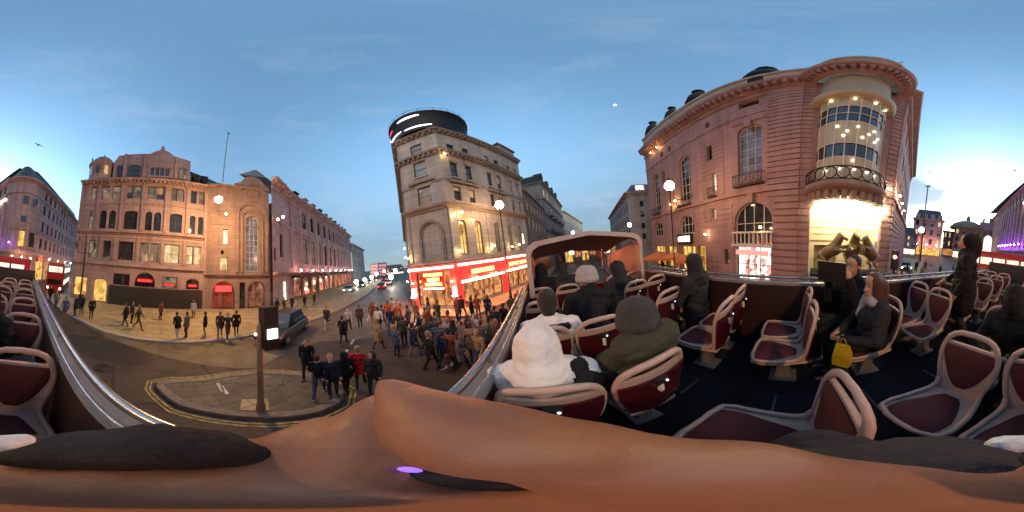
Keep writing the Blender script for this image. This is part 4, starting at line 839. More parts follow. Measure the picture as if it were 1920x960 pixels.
for (a, b, lb) in (((1632, 130), (1692, 117), 'upper thin steel arm leaning out over the rounded cornice'), ((1655, 138), (1700, 131), 'lower thin steel arm leaning out over the rounded cornice')):
    p, q = far(*a, 13.2), far(*b, 12.4); o = thing('roof_floodlight', lb, 'floodlight', p); m = MB(); d = q - p; m.tube([(0, 0, -1), (0, 0, 0), (d.x * .4, d.y * .4, d.z * .55), tuple(d)], .05, 6); m.cap(tuple(d * .8), .06, tuple(d), .1, 6); m.build('arm', mat('arm_grey', (.25, .26, .28), .5, metal=.5), o)

# rearing horse sculptures below the bay
bronze = mat('pale_bronze', (.20, .16, .07), .4, metal=.4, var=.2, vscale=6)
def horse(loc, rz, s, label):
    o = thing('horse_statue', label, 'statue', loc, rz, 'horse statues below the glass bay')
    m = MB()
    m.cap((0, -.5, .9), .36, (0, .25, 1.35), .42, 12); m.cap((0, .2, 1.4), .34, (0, .62, 2.05), .2, 10); m.cap((0, .6, 2.1), .17, (0, 1.0, 1.92), .09, 8)
    for x in (-.08, .08): m.cap((x, .58, 2.2), .05, (x, .56, 2.38), .015, 6)
    for k in range(6): m.cap((0, .5 - .08 * k, 2.2 - .14 * k), .07, (0, .34 - .1 * k, 2.18 - .16 * k), .03, 6)
    for x, ky, kz, hy, hz in ((-.2, .95, 1.55, 1.0, 1.12), (.2, .9, 1.25, 1.2, 1.35)):
        m.cap((x, .35, 1.35), .17, (x, ky, kz), .09, 8); m.cap((x, ky, kz), .08, (x, hy, hz), .06, 8)
    for x in (-.22, .22): m.cap((x, -.5, .9), .22, (x, -.2, .5), .12, 8); m.cap((x, -.2, .5), .11, (x, -.55, .3), .07, 8); m.cap((x, -.55, .3), .07, (x, -.5, .02), .08, 8)
    m.cap((0, -.8, 1.0), .07, (0, -1.15, .5), .03, 6)
    ob = m.build('body', bronze, o); ob.scale = (s, s, s)
    return o
pl = thing('fountain_plinth', 'low dark stone fountain plinth under the horse statues', 'plinth', Fc.P(3.6, 1.6, .12))
m = MB(); rr = math.atan2(Fc.t.y, Fc.t.x); m.box(-2.6, 2.6, -.9, .9, 0, 1.9, 0, lambda x, y, z: (x * math.cos(rr) - y * math.sin(rr), x * math.sin(rr) + y * math.cos(rr), z)); m.build('base', lead, pl)
fa = math.atan2(Fc.n.y, Fc.n.x) - math.pi / 2
horse(Fc.P(2.3, 1.5, 2.02), fa + .9, 1.12, 'bronze horse rearing to the left with raised foreleg')
horse(Fc.P(3.7, 1.7, 2.02), fa, 1.2, 'bronze horse facing straight out from the fountain')
horse(Fc.P(5.0, 1.5, 2.02), fa - .9, 1.12, 'bronze horse twisting to the right on the fountain')

# ------------------------------------------------------------------ wedge building behind the bus (wraps the seam)
b0 = building('wedge_building', 'rose stone wedge shaped block behind the bus with a rounded corner and purple lit windows', loc=(-2, -35, 0))
apex = Vector((-3.7, -28.2)); Fw = Fac((20.5, -86), (-.2, -30.6)); Fe = Fac((-6.6, -31.2), (-28, -55.6))
Fw.n = Vector((Fw.t.y, -Fw.t.x)); Fe.n = Vector((Fe.t.y, -Fe.t.x))
def cr_pts(n=8):
    a = Vector((-.2, -30.6)); b = Vector((-6.6, -31.2)); c = Vector((-3.3, -26.9)); return [tuple(a * (1 - t) ** 2 + c * 2 * t * (1 - t) + b * t * t) for t in [k / n for k in range(n + 1)]]
cp = cr_pts(); PW = [Fw.P(0, 0, 0)[:2]] + cp + [Fe.P(Fe.L, 0, 0)[:2]]
HE = [(1.6 + 2.5 * k, 2.6 + 2.5 * k, z, z + 2.2, 0) for k in range(11) for z in (6.8, 10.4, 14, 17.4)]
HW = [(Fw.L - 3 - 2.8 * k, Fw.L - 1.8 - 2.8 * k, z, z + 2.4, 0) for k in range(12) for z in (6.8, 10.4, 14, 17.4)]
m = MB(); wall(m, Fe, 0, Fe.L, 0, 20, HE, .3); wall(m, Fw, 0, Fw.L, 0, 20, HW, .3)
for i in range(len(cp) - 1): m.poly([(*cp[i], 0), (*cp[i + 1], 0), (*cp[i + 1], 20), (*cp[i], 20)])
for k in range(9): Fw.box(m, Fw.L - 1.4 - 2.8 * k, Fw.L - .7 - 2.8 * k, .003, .5, 6, 17)
m.poly([(20.5, -86, 20), (-.2, -30.6, 20), (-6.6, -31.2, 20), (-28, -55.6, 20)]); m.build('wall', st_rose, b0, True)
m = MB(); cornice(m, PW, 19.2, .9, .8); band(m, PW, 5.2, .5, .7); band(m, PW, 16.8, .2, .3); band(m, PW, 9.7, .15, .25); m.build('cornice', st_rose, b0, True)
m = MB(); m.sweep(PW, [(-.3, 20), (-1.6, 22.2), (-2.6, 24.6), (-3.2, 24.8)]); m.poly([(20, -80, 24), (-1.5, -33, 24.7), (-5.4, -33.3, 24.7), (-25, -56, 24)]); m.build('roof', slate, b0, True)
for h in HE: window(Fe, h, b0, glass if random.random() < .85 else lit_dim, frame_d, 1, 2, .3, .06)
for i, h in enumerate(HW): window(Fw, h, b0, glass, frame_d, 1, 2, .3, .06) if i < 40 else None
cc = Vector(cp[4]); nn = Vector((cc.x * -1, cc.y * -1)).normalized(); tt = Vector((-nn.y, nn.x))
for k, (off, z0, z1, g_) in enumerate([(0, 6.6, 9.3, lit_gold), (0, 11, 12.2, glass), (0, 14.6, 16.2, glass), (1.9, 6.6, 9.3, glass), (-1.9, 6.6, 9.3, lit_dim), (1.8, 14.6, 16, glass)]):
    m = MB(); p = cc + tt * off + nn * (.08 - abs(off) * .28)
    m.box(-.5, .5, -.02, .06, z0, z1, 0, lambda x, y, z: (p.x + tt.x * x + nn.x * y, p.y + tt.y * x + nn.y * y, z)); m.box(-.62, .62, -.1, .0, z0 - .12, z1 + .12, 1, lambda x, y, z: (p.x + tt.x * x + nn.x * y, p.y + tt.y * x + nn.y * y, z)); m.build('corner_window', [g_, st_pale], b0, True)
for k in range(8): flood(b0, Fw.P(Fw.L - 1.0 - 2.8 * k, 1.3, 6.5), (.3, .07, 1), .14, 500)
for k in range(5): flood(b0, Fe.P(1.5 + 5 * k, 2.6, 4.8), (1, .5, .26), .12, 420)  # warm globes, here and on the corner below, added to warm the lower wall
for k in range(3): flood(b0, (cp[2 + 2 * k][0] - .2, cp[2 + 2 * k][1] + 2.2, 4.6), (1, .5, .28), .1, 300)
flood(b0, (-1.2, -28.6, 7), (.3, .07, 1), .08, 300)
m = MB(); 
for k in range(6):
    Fe.box(m, .8 + 4 * k, 4 + 4 * k, .01, .08, .4, 4.2, k % 2)
m.build('shopfront', [lit_gold, lit_shop], b0, True)
m = MB(); Fe.box(m, 1.0, 3.2, .1, .3, 4.2, 5.1, 0); Fe.box(m, 1.2, 1.9, .3, .34, 4.3, 5.0, 1); Fe.box(m, 2.2, 2.9, .3, .34, 4.3, 5.0, 1); m.build('shop_sign', [black_board, neon_red], b0, True)
m = MB(); m.tube([Fw.P(Fw.L - .5, .4, 15.6), Fw.P(Fw.L - 3.4, .4, 15.6)], .3, 6); m.build('lit_sign', neon_white, b0, True)

# ------------------------------------------------------------------ far side of the circus
def simple_block(name, label, u0, u1, r, vtop, wm, rm, mans=True, floors=4, zb=0, lit=.2, cols=None):
    a = far(u0, vtop, r); b_ = far(u1, vtop, r); top = (a.z + b_.z) / 2
    o = building(name, label, loc=((a.x + b_.x) / 2, (a.y + b_.y) / 2, 0)); F = Fac((a.x, a.y), (b_.x, b_.y)); F.n = Vector((F.t.y, -F.t.x))
    cols = cols or max(3, int(F.L / 3)); fh = top / (floors + (1.2 if mans else .4)); HH = []
    for k in range(cols):
        for j in range(1, floors): x = F.L * (k + .5) / cols; HH.append((x - F.L / cols * .22, x + F.L / cols * .22, j * fh + fh * .25, j * fh + fh * .85, 0))
    wt = floors * fh; m = MB(); wall(m, F, 0, F.L, 0, wt, HH, .3); F.box(m, 0, F.L, -12, -11.5, 0, wt)
    for s_ in (0, F.L): m.poly([F.P(s_, 0, 0), F.P(s_, -12, 0), F.P(s_, -12, wt), F.P(s_, 0, wt)])
    m.poly([F.P(0, 0, wt), F.P(F.L, 0, wt), F.P(F.L, -12, wt), F.P(0, -12, wt)]); m.build('wall', wm, o, True)
    PP = [F.P(0, -12, 0)[:2], F.P(0, 0, 0)[:2], F.P(F.L, 0, 0)[:2], F.P(F.L, -12, 0)[:2]]
    m = MB(); cornice(m, PP, wt - .6, .8, .8); m.build('cornice', wm, o, True)
    if mans: m = MB(); m.sweep(PP, [(-.2, wt + .1), (-1.6, top - .2), (-3, top)]); m.poly([F.P(3, -3, top), F.P(F.L - 3, -3, top), F.P(F.L - 3, -9, top), F.P(3, -9, top)]); m.build('roof', rm, o, True)
    for h in HH: window(F, h, o, lit_cream if random.random() < lit else glass, frame_d, 1, 1, .3, .12)
    m = MB(); F.box(m, .5, F.L - .5, .01, .12, .3, fh * .85); m.build('shopfront', random.choice([lit_shop, lit_white, lit_gold]), o, True)
    return o, F, top, wt
o, F, top, wt = simple_block('circus_block', 'pink washed stone block with dormered mansard beyond the tall mast', 1716, 1772, 68, 392, st_rose, slate, True, 4, lit=.4)
m = MB()
for k in range(4): x = F.L * (k + .5) / 4; F.box(m, x - .9, x + .9, -1.6, -.2, wt + .3, wt + 2.2)
m.build('dormer', st_pale, o, True)
for k in range(3): flood(o, F.P(F.L * (k + .5) / 3, 2.5, 4.5), (1, .4, .3), .25, 420)
simple_block('street_end_block', 'low grey block closing the far end of the side street', 722, 756, 120, 496, st_grey, slate, True, 3, lit=.5)
o, F, top, wt = simple_block('circus_block', 'low rose block between the banded corner and the pink mansard block', 1690, 1722, 62, 425, st_rose, slate, True, 3, lit=.5)
o, F, top, wt = simple_block('circus_block', 'low dark building between the pink mansard block and the domed one', 1770, 1795, 85, 428, st_grey, slate, False, 3, lit=.5)
o, F, top, wt = simple_block('domed_block', 'buff stone block with a low dome and small pavilions behind the standing passenger', 1790, 1868, 75, 425, st_orange, slate, False, 4, lit=.3)
m = MB(); c_ = F.P(F.L * .3, -6, wt); m.lathe([(9, 0), (8.6, 1.2), (6.8, 2.8), (4, 4.0), (1.2, 4.6), (1.1, 6.2), (.1, 7.6)], c_, 24); m.build('dome', mat('brown_dome', (.22, .17, .1), .6, var=.3, vscale=.3), o, True)
m = MB(); F.box(m, F.L * .6, F.L * .95, -6, -.5, wt, wt + 4); F.box(m, F.L * .66, F.L * .72, -4, -2, wt + 4, wt + 6); F.box(m, F.L * .83, F.L * .9, -4, -2, wt + 4, wt + 6.6); m.build('pavilion', st_rose, o, True)
flood(o, F.P(F.L * .5, 3, 4), (1, .7, .3), .3, 300)
ad = thing('advertising_panel', 'tall rounded white glowing panel in front of the domed block', 'advert', far(1850, 470, 62)); m = MB(); m.cap((0, 0, -3), 1.6, (0, 0, 4.2), 1.6, 16); m.build('panel', glow('panel_white', (1, .85, .9), 1.6), ad); m = MB(); m.tube([(0, 0, -8), (0, 0, -4)], .4, 8); m.build('post', iron, ad)

# ------------------------------------------------------------------ street furniture
def lamp_post(loc, h, label, arms=1, rr=.24, mt=None, post_r=.06, style=0):
    o = thing('street_lamp', label, 'street lamp', (loc[0], loc[1], loc[2] if len(loc) > 2 else 0))
    m = MB(); m.lathe([(post_r * 2.6, 0), (post_r * 2.6, .15), (post_r * 2, .2), (post_r * 1.8, .9), (post_r * 2.1, .95), (post_r, 1.05), (post_r * .8, h - .5), (post_r * 1.4, h - .45), (post_r * .6, h - .35)], (0, 0, 0), 12); m.build('post', iron, o)
    if style == 0:
        m = MB(); m.ball((0, 0, h - .1), rr, 14, 0, (1, 1, 1.1)); m.build('lamp_globe', mt or lamp_warm, o)
        m = MB(); m.lathe([(.03, h + rr * 1.7), (.08, h + rr * 1.15), (rr * .7, h + rr * .85), (rr * .75, h + rr * .75)], (0, 0, 0), 10); m.build('lamp_cap', iron, o); m = MB(); m.lathe([(rr * .5, h - .1 - rr * 1.1), (rr * .4, h - .1 - rr * 1.2), (post_r, h - .5)], (0, 0, 0), 10); m.build('lamp_collar', iron, o)
    return o
l = far(936, 383, 14.5); lamp_post((l.x, l.y, .12), l.z - .1, 'lit globe street lamp in front of the gold lit cream corner block', rr=.36)
l = far(1255, 347, 13.0); lamp_post((l.x, l.y, .12), l.z - .1, 'lit globe street lamp on a black post before the red sandstone block', rr=.38)
for k, (u, v, r) in enumerate([(652, 541, 40), (668, 528, 44), (684, 524, 50), (697, 519, 58), (706, 513, 66), (720, 508, 74), (733, 519, 40), (741, 507, 52)]):
    l = far(u, v, r); lamp_post((l.x, l.y, 0), l.z, ['white globe street lamp nearest along the rose terrace kerb', 'second globe lamp along the rose terrace kerb', 'third globe lamp along the rose terrace kerb', 'fourth globe lamp along the rose terrace kerb', 'globe lamp at the pale block end of the side street', 'globe lamp below the pink windowed tower', 'globe lamp near the red restaurant side of the side street', 'tall globe lamp close to the cream corner edge, far up the side street'][k], rr=.55, mt=lamp_white, post_r=.05)
l = far(163, 440, 15.5)
o = thing('street_lamp', 'ornate black twin armed street lamp, unlit, by the pink block doorway', 'street lamp', (l.x, l.y, .12))
h = l.z - .12
m = MB(); m.lathe([(.28, 0), (.28, .3), (.18, .4), (.16, 1.2), (.2, 1.3), (.09, 1.5), (.07, h - 1.6), (.12, h - 1.5), (.06, h - 1.3), (.05, h - .3), (.1, h - .2), (.02, h)], (0, 0, 0), 12); m.build('post', iron, o)
for s_ in (-1, 1):
    vx, vy = F1.t.x * s_, F1.t.y * s_
    m = MB(); m.tube([(vx * r_, vy * r_, z) for r_, z in ((0, h - 1.7), (.35, h - 1.85), (.75, h - 1.7), (.95, h - 1.35))], .045, 6); m.build('arm', iron, o)
    m = MB(); m.lathe([(.06, -.05), (.14, .05), (.2, .45), (.22, .5), (.08, .7), (.02, .85)], (vx * .95, vy * .95, h - 1.3), 8); m.build('lantern', mat('lantern_glass', (.09, .07, .06), .2), o)
    m = MB(); m.lathe([(.05, 0), (.11, .1), (.13, .35), (.02, .55)], (vx * .75, vy * .75, h - .55), 8); m.tube([(vx * .75, vy * .75, h - .5), (vx * .4, vy * .4, h - .8), (0, 0, h - .9)], .03, 5); m.build('lantern', MATS['lantern_glass'], o)
for (u, v, r, lb) in ((1074, 435, 24, 'round white lamp peeping over the middle of the bus canopy'), (1180, 420, 20, 'round white street lamp beside the canopy right corner')):
    l = far(u, v, r); lamp_post((l.x, l.y, 0), l.z, lb, rr=.22, mt=lamp_white)
l = far(1728, 430, 30); lamp_post((l.x, l.y, 0), l.z, 'white globe street lamp beyond the banded corner of the sandstone block', rr=.5, mt=glow('lamp_far', (1, .9, .8), 20))
l = far(1740, 350, 40); o = thing('light_mast', 'tall dark mast leaning above the far circus with a small head', 'mast', (l.x, l.y, 0)); m = MB(); m.tube([(0, 0, 0), (0, 0, l.z)], [.22, .13], 8); m.build('post', iron, o); m = MB(); m.box(-.6, .6, -.2, .2, l.z, l.z + .25); m.build('lamp_head', mat('mast_head', (.4, .4, .4), .5), o)
# pole with signal head on the island, right beside the bus
pp = ground(489, 772, .12); o = thing('traffic_signal', 'brown signal pole on the traffic island with a dark head and lit white panel', 'traffic light', pp)
m = MB(); m.lathe([(.10, 0), (.10, .35), (.075, .4), (.065, 2.9), (.02, 3.0)], (0, 0, 0), 12); m.build('post', mat('weathered_post', (.20, .13, .07), .55, var=.3, vscale=5), o)
dd = Vector((-.35, .94, 0)).normalized(); ee = Vector((-dd.y, dd.x, 0))
def sbox(m, a0, a1, b0, b1, z0, z1, k=0): m.box(a0, a1, b0, b1, z0, z1, k, lambda x, y, z: (dd.x * x + ee.x * y, dd.y * x + ee.y * y, z))
m = MB(); sbox(m, .03, .36, -.14, .14, 2.35, 3.35); sbox(m, .03, .36, -.2, -.14, 2.32, 3.38); sbox(m, -.05, .05, -.05, .05, 2.5, 2.6); m.build('signal_head', black_board, o)
m = MB(); sbox(m, .09, .32, -.23, -.2, 2.62, 2.86); m.build('lit_panel', glow('panel_lit', (1, .8, .7), 6), o)
tl = far(1678, 485, 10.5); o = thing('traffic_signal', 'traffic light showing red past the banded sandstone corner', 'traffic light', (tl.x, tl.y, .12)); m = MB(); m.tube([(0, 0, 0), (0, 0, tl.z + .3)], .06, 8); m.build('post', iron, o); m = MB(); m.box(-.2, .2, -.15, .15, tl.z - .85, tl.z + .4); m.build('signal_head', black_board, o)
m = MB(); q = Vector((-tl.x, -tl.y, 0)).normalized() * .17; m.ball((q.x, q.y, tl.z), .13, 10); m.build('red_lens', glow('signal_red', (1, .12, .06), 22), o)

# cafe awnings by the sandstone block
orange = mat('orange_canvas', (.42, .13, .03), .8, var=.15, vscale=2)
def parasol(p, label, s=1.0):
    o = thing('cafe_parasol', label, 'parasol', p, random.random()); m = MB(); m.tube([(0, 0, 0), (0, 0, 2.5 * s)], .035, 6); m.lathe([(.3, 0), (.3, .06), (.06, .1)], (0, 0, 0), 10); m.build('pole', iron, o)
    m = MB(); z = 2.5 * s; q = [(1.4 * s * x, 1.4 * s * y, z - .55) for x, y in ((-1, -1), (1, -1), (1, 1), (-1, 1))]
    for i in range(4): m.poly([q[i], q[(i + 1) % 4], (0, 0, z)]); a, b_ = q[i], q[(i + 1) % 4]; m.poly([a, b_, (b_[0], b_[1], b_[2] - .25), (a[0], a[1], a[2] - .25)])
    m.build('canopy', orange, o); return o
for k, (x, y, lb) in enumerate([(14.6, 7.6, 'orange cafe parasol nearest the lit shop window of the sandstone block'), (16.2, 10.6, 'orange cafe parasol under the black and white shop sign'), (18.0, 14.4, 'orange cafe parasol at the far end of the sandstone block'), (15.6, 12.6, 'orange cafe parasol nearest the kerb beside the lamp post')]): parasol((x, y, .12), lb)
def table(p, label):
    o = thing('cafe_table', label, 'table', p, random.random() * 3); m = MB(); m.lathe([(.01, .74), (.38, .74), (.38, .7), (.01, .7)], (0, 0, 0), 14); m.build('tabletop', mat('red_table', (.4, .02, .02), .3), o); m = MB(); m.lathe([(.25, 0), (.25, .03), (.04, .05), (.04, .7)], (0, 0, 0), 10); m.build('leg', iron, o)
    for a in (0, 2.1, 4.2):
        c, s_ = math.cos(a), math.sin(a); m = MB(); T = lambda x, y, z: (.75 * c + x * c - y * s_, .75 * s_ + x * s_ + y * c, z)
        ch = thing('cafe_chair', 'red cafe chairs drawn up to small tables in front of the lit shop', 'chair', (p[0] + .8 * c, p[1] + .8 * s_, p[2]), a, 'cafe chairs'); m = MB()
        m.box(-.2, .2, -.2, .2, .43, .46); m.build('seat', MATS['red_table'], ch); m = MB(); m.box(.18, .21, -.2, .2, .5, .85); m.build('backrest', MATS['red_table'], ch); m = MB()
        for x in (-.18, .18):
            for y in (-.18, .18): m.tube([(x, y, 0), (x, y, .45 if x < 0 else .85)], .015, 5)
        m.build('legs', iron, ch)
for x, y, lb in ((11.6, 2.4, 'small round red table by the balustraded arch'), (12.6, 4.6, 'small round red table left of the lit shop window'), (13.7, 9.2, 'small round red table under the first orange parasol')): table((x, y, .12), lb)

# ------------------------------------------------------------------ vehicles
tyre = mat('tyre', (.015, .015, .015), .8); rim = mat('rim', (.3, .3, .3), .4, metal=.6)
hl = glow('headlight', (1, .85, .6), 30); tlm = glow('taillight', (1, .03, .02), 12); cglass = mat('car_glass', (.012, .013, .016), .08, spec=.8)
def make_car(kind):
    o = bpy.data.objects.new('car', None); C.objects.link(o)
    L_, Wd = 4.5, 1.75; hh = {'taxi': 1.78, 'car': 1.45}[kind]
    paint = mat('paint_base', (.02, .02, .022), .25, coat=.6)
    prof = [(-2.2, .35, .78), (-2.25, .55, .85), (-2.0, .82, .88), (-1.2, .92, .92), (1.0, .98, .92), (1.9, .95, .88), (2.22, .7, .84), (2.2, .35, .8)]
    m = MB(); rings = []
    for y, zt, w in [(-2.25, .62, .72), (-2.15, .78, .82), (-1.3, .9, .88), (0, .95, .88), (1.3, .96, .88), (2.1, .9, .82), (2.25, .68, .72)]:
        rings.append([(-w, y, .28), (w, y, .28), (w + .03, y, .55), (w - .03, y, zt - .06), (w - .12, y, zt), (-w + .12, y, zt), (-w + .03, y, zt - .06), (-w - .03, y, .55)])
    m.loft(rings, 0, True, True, False); b = m.build('body', paint, o)
    m = MB(); rings = []
    for z, w, y0, y1 in [(.92, .8, -1.15, 1.75), (1.25, .7, -.75, 1.55), (hh - .06, .62, -.35, 1.25), (hh, .5, -.2, 1.1)]: rings.append([(-w, y0, z), (w, y0, z), (w, y1, z), (-w, y1, z)])
    m.loft(rings[:3], 0, True, False, False); m.loft(rings[2:], 1, True, True, False); m.build('cabin', [cglass, paint], o)
    for y in (-1.4, 1.4):
        for x in (-.82, .82):
            m = MB(); m.tube([(x - .1, y, .32), (x + .1, y, .32)], .32, 14); m.tube([(x - .11, y, .32), (x + .11, y, .32)], .18, 10, 1); m.build('wheel', [tyre, rim], o)
    for x in (-.62, .62):
        m = MB(); m.ball((x, -2.2, .62), .13, 8, 0, (1.2, .5, .8)); m.build('headlight', hl, o); m = MB(); m.box(x - .14, x + .14, 2.19, 2.25, .62, .78); m.build('taillight', tlm, o)
    return o
taxi = make_car('taxi'); car = make_car('car')
paints = {}
def recolour(o, col, nm):
    k = 'paint_' + nm
    if k not in MATS: mat(k, col, .25, coat=.6)
    for c in o.children:
        if c.name.split('.')[0] in ('body', 'cabin'):
            i = 0 if c.name.startswith('body') else 1
            c.material_slots[i].link = 'OBJECT'; c.material_slots[i].material = MATS[k]
used = {'t': False, 'c': False}
def put_car(kind, p, head, label, cat, col=None, nm=None, group=None):
    src = taxi if kind == 'taxi' else car
    if not used[kind[0]]: o = src; used[kind[0]] = True
    else: o = dup(src)
    o.name = 'black_taxi' if kind == 'taxi' else 'car'
    o.location = (p[0], p[1], 0); o.rotation_euler = (0, 0, head); tag(o, label, cat, group)
    if col: recolour(o, col, nm)
    return o
sdir = math.atan2(31.2, -28.9) ; hd_to = sdir - math.pi / 2 + math.pi   # front (-y) faces the viewer when rotated
fr = sdir + math.pi / 2 ; 
put_car('taxi', ground(535, 628), R(52), 'dark taxi at the kerb just behind the signal pole', 'taxi')
i = 0
for (u, v, kind, away, lb, col, nm) in [
    (655, 547, 'car', 0, 'white car with headlights on nearest the far kerb of the side street', (.5, .5, .5), 'white'),
    (678, 538, 'taxi', 0, 'black taxi with headlights on, second in the oncoming line', None, None),
    (693, 532, 'car', 0, 'grey car with headlights on, third in the oncoming line', (.12, .12, .13), 'grey'),
    (703, 528, 'taxi', 0, 'black taxi with headlights on, farthest in the oncoming line', None, None),
    (716, 541, 'car', 1, 'red car with tail lights on, heading up the side street', (.35, .02, .02), 'red'),
    (728, 533, 'car', 1, 'silver car with tail lights on beside the red shopfront', (.35, .35, .36), 'silver'),
    (720, 526, 'taxi', 1, 'black taxi with tail lights on, farthest up the side street', None, None)]:
    p = ground(u, v); put_car(kind, p, R(45) + (0 if not away else math.pi) + math.pi * 0, lb, 'taxi' if kind == 'taxi' else 'car', col, nm, 'traffic in the side street'); i += 1
for (u, v, r, lb) in ((1700, 498, 26, 'dark car with headlights on beyond the traffic light'), (1870, 485, 24, 'black car with headlights on between the standing passenger and the red bus')):
    p = far(u, v, r); put_car('car', (p.x, p.y), math.atan2(-p.y, -p.x) + R(90), lb, 'car', (.02, .02, .03), 'dark')
# red double-deck buses
def red_bus(p, rz, label):
    o = thing('double_decker_bus', label, 'bus', (p[0], p[1], 0), rz, 'red double-deck buses')
    m = MB(); rings = []
    for y in (-4.6, -4.5, 4.5, 4.6):
        w = 1.2 if abs(y) < 4.55 else 1.1; rings.append([(-w, y, .35), (w, y, .35), (w, y, 4.0), (w - .2, y, 4.3), (-w + .2, y, 4.3), (-w, y, 4.0)])
    m.loft(rings, 0, True, True, False); m.build('body', red_paint, o)
    for z0, z1 in ((1.3, 2.0), (3.0, 3.7)):
        for x in (-1.215, 1.205):
            for k in range(6): m = MB(); m.box(x, x + .012, -4.2 + k * 1.4, -3.0 + k * 1.4, z0, z1); m.build('window', lit_white, o)
        for y in (-4.62, 4.605): m = MB(); m.box(-.95, .95, y, y + .015, z0, z1 + (.1 if z0 > 2 else 0)); m.build('windscreen', lit_white if z0 > 2 else cglass, o)
    for y in (-2.9, 2.6):
        for x in (-1.08, 1.08): m = MB(); m.tube([(x - .14, y, .48), (x + .14, y, .48)], .48, 14); m.build('wheel', tyre, o)
    for x in (-.85, .85): m = MB(); m.ball((x, -4.62, .8), .12, 8); m.build('headlight', hl, o)
    return o
p = far(1895, 480, 17); red_bus(p, R(80), 'red double-deck bus with lit upper windows behind our bus, below the purple lights')
p = far(112, 520, 27); red_bus(p, R(150), 'red double-deck bus waiting at the kerb left behind our bus rail')
# moon and birds
mo = far(1153, 197, 1500); m = MB(); m.ball((0, 0, 0), 17, 20); o = m.build('moon', glow('moonlight', (1, .97, .93), 1.2)); o.location = mo; tag(o, 'small bright full moon alone in the blue sky', 'moon')
def bird(u, v, r, s, label):
    o = thing('bird', label, 'bird', far(u, v, r), random.random() * 6); m = MB(); m.cap((0, -.18, 0), .05, (0, .15, .02), .07, 8); m.cap((0, .2, .04), .05, (0, .3, .03), .015, 6)
    for x in (-1, 1): m.add([(0, -.1, .03), (0, .12, .03), (x * .35, .12, .16), (x * .75, -.08, .05), (x * .33, -.06, .13)], [(0, 1, 2, 4), (4, 2, 3)], 0); m.add([(0, -.1, .01), (0, .12, .01), (x * .35, .12, .14), (x * .75, -.08, .045), (x * .33, -.06, .11)], [(0, 1, 2, 4), (4, 2, 3)], 0)
    m.add([(-.08, -.35, 0), (.08, -.35, 0), (.03, -.15, .02), (-.03, -.15, .02)], [(0, 1, 2, 3)]); b = m.build('body', mat('bird_dark', (.05, .05, .055), .8), o); b.scale = (s, s, s)
bird(72, 272, 22, 1.1, 'dark bird gliding above the wedge building'); bird(1903, 320, 30, 1.0, 'pale bird beside the purple lit facade at far right'); bird(1744, 322, 34, .8, 'tiny bird above the tall dark mast')
# ------------------------------------------------------------------ our open-top bus
DECK = 2.6
seat_cream = mat('seat_plastic', (.43, .28, .225), .55, var=.2, vscale=5, bump=.05, bscale=120)
maroon = mat('maroon_pad', (.075, .008, .010), .72, var=.25, vscale=14, bump=.35, bscale=260)
maroon_shell = mat('maroon_shell', (.06, .006, .010), .3, var=.15, vscale=4)
panel_in = mat('inner_panel', (.022, .007, .007), .5, var=.2, vscale=3)
chrome = mat('chrome_rail', (.36, .34, .34), .26, metal=.9, var=.15, vscale=9)
coping = mat('grey_coping', (.20, .20, .22), .4, var=.2, vscale=7)
rubber = mat('deck_rubber', (.009, .009, .011), .8, spec=.15, var=.4, vscale=4, bump=.3, bscale=160)
pedm = mat('pedestal_grey', (.16, .15, .15), .45, metal=.3)
canopy_m = mat('canopy_cream', (.36, .26, .22), .45, var=.1, vscale=3)
LX, RX, QF, QB = -.275, 2.17, 2.62, -5.8
CL, CR = -.17, 1.88
bb = thing('open_top_bus', 'open top sightseeing bus, dark deck with chrome side rails and a cream front canopy', 'bus', (0, 0, 0), BUSROT)
m = MB(); m.box(LX, RX, QB, 4.4, DECK - .08, DECK); m.build('deck_floor', rubber, bb)
for k in range(14): m = MB(); m.box(.82, 1.08, QB + .3 + k * .7, QB + .32 + k * .7, DECK, DECK + .006); m.build('aisle_strip', mat('aisle_strip', (.04, .036, .034), .6), bb)
for x, s_ in ((LX, -1), (RX, 1)):
    m = MB(); m.box(min(x, x + .05 * s_), max(x, x + .05 * s_), QB, 4.4, DECK - .3, 3.52); m.build('side_panel', panel_in, bb)
    m = MB(); a, b_ = sorted((x - .004 * s_, x + .075 * s_)); m.box(a, b_, QB, QF, 3.522, 3.56); m.build('coping', coping, bb)
    m = MB(); m.tube([(x + .008 * s_, QB, 3.59), (x + .008 * s_, QF + .1, 3.59)], .008, 8); m.tube([(x + .07 * s_, QB, 3.62), (x + .07 * s_, QF + .1, 3.62)], .019, 10)
    q = QB + .3
    while q < QF: m.tube([(x + .05 * s_, q, 3.54), (x + .07 * s_, q, 3.62)], .012, 6); q += 1.05
    m.build('handrail', chrome, bb)
    m = MB(); a, b_ = sorted((x + .052 * s_, x + .09 * s_)); m.box(a, b_, QB, 4.4, .4, 3.52); m.build('outer_side', red_paint, bb)
    for k in range(6): m = MB(); a, b_ = sorted((x + .091 * s_, x + .1 * s_)); m.box(a, b_, QB + .5 + k * 1.55, QB + 1.75 + k * 1.55, 1.2, 2.1); m.build('lower_window', cglass, bb)
m = MB(); m.box(LX - .08, RX + .08, QB - .05, QB, .4, 3.86); m.box(LX - .08, RX + .08, QB, QB + .06, DECK, 3.86, 1); m.build('rear_panel', [red_paint, mat('dark_rear', (.035, .022, .022), .5, var=.2, vscale=2)], bb)
m = MB(); m.box(LX, RX, QB, 4.4, .4, .5); m.build('chassis', black_board, bb)
for y in (-4.2, 2.6):
    for x in (LX + .1, RX - .1): m = MB(); m.tube([(x - .14, y, .48), (x + .14, y, .48)], .48, 14); m.build('wheel', tyre, bb)
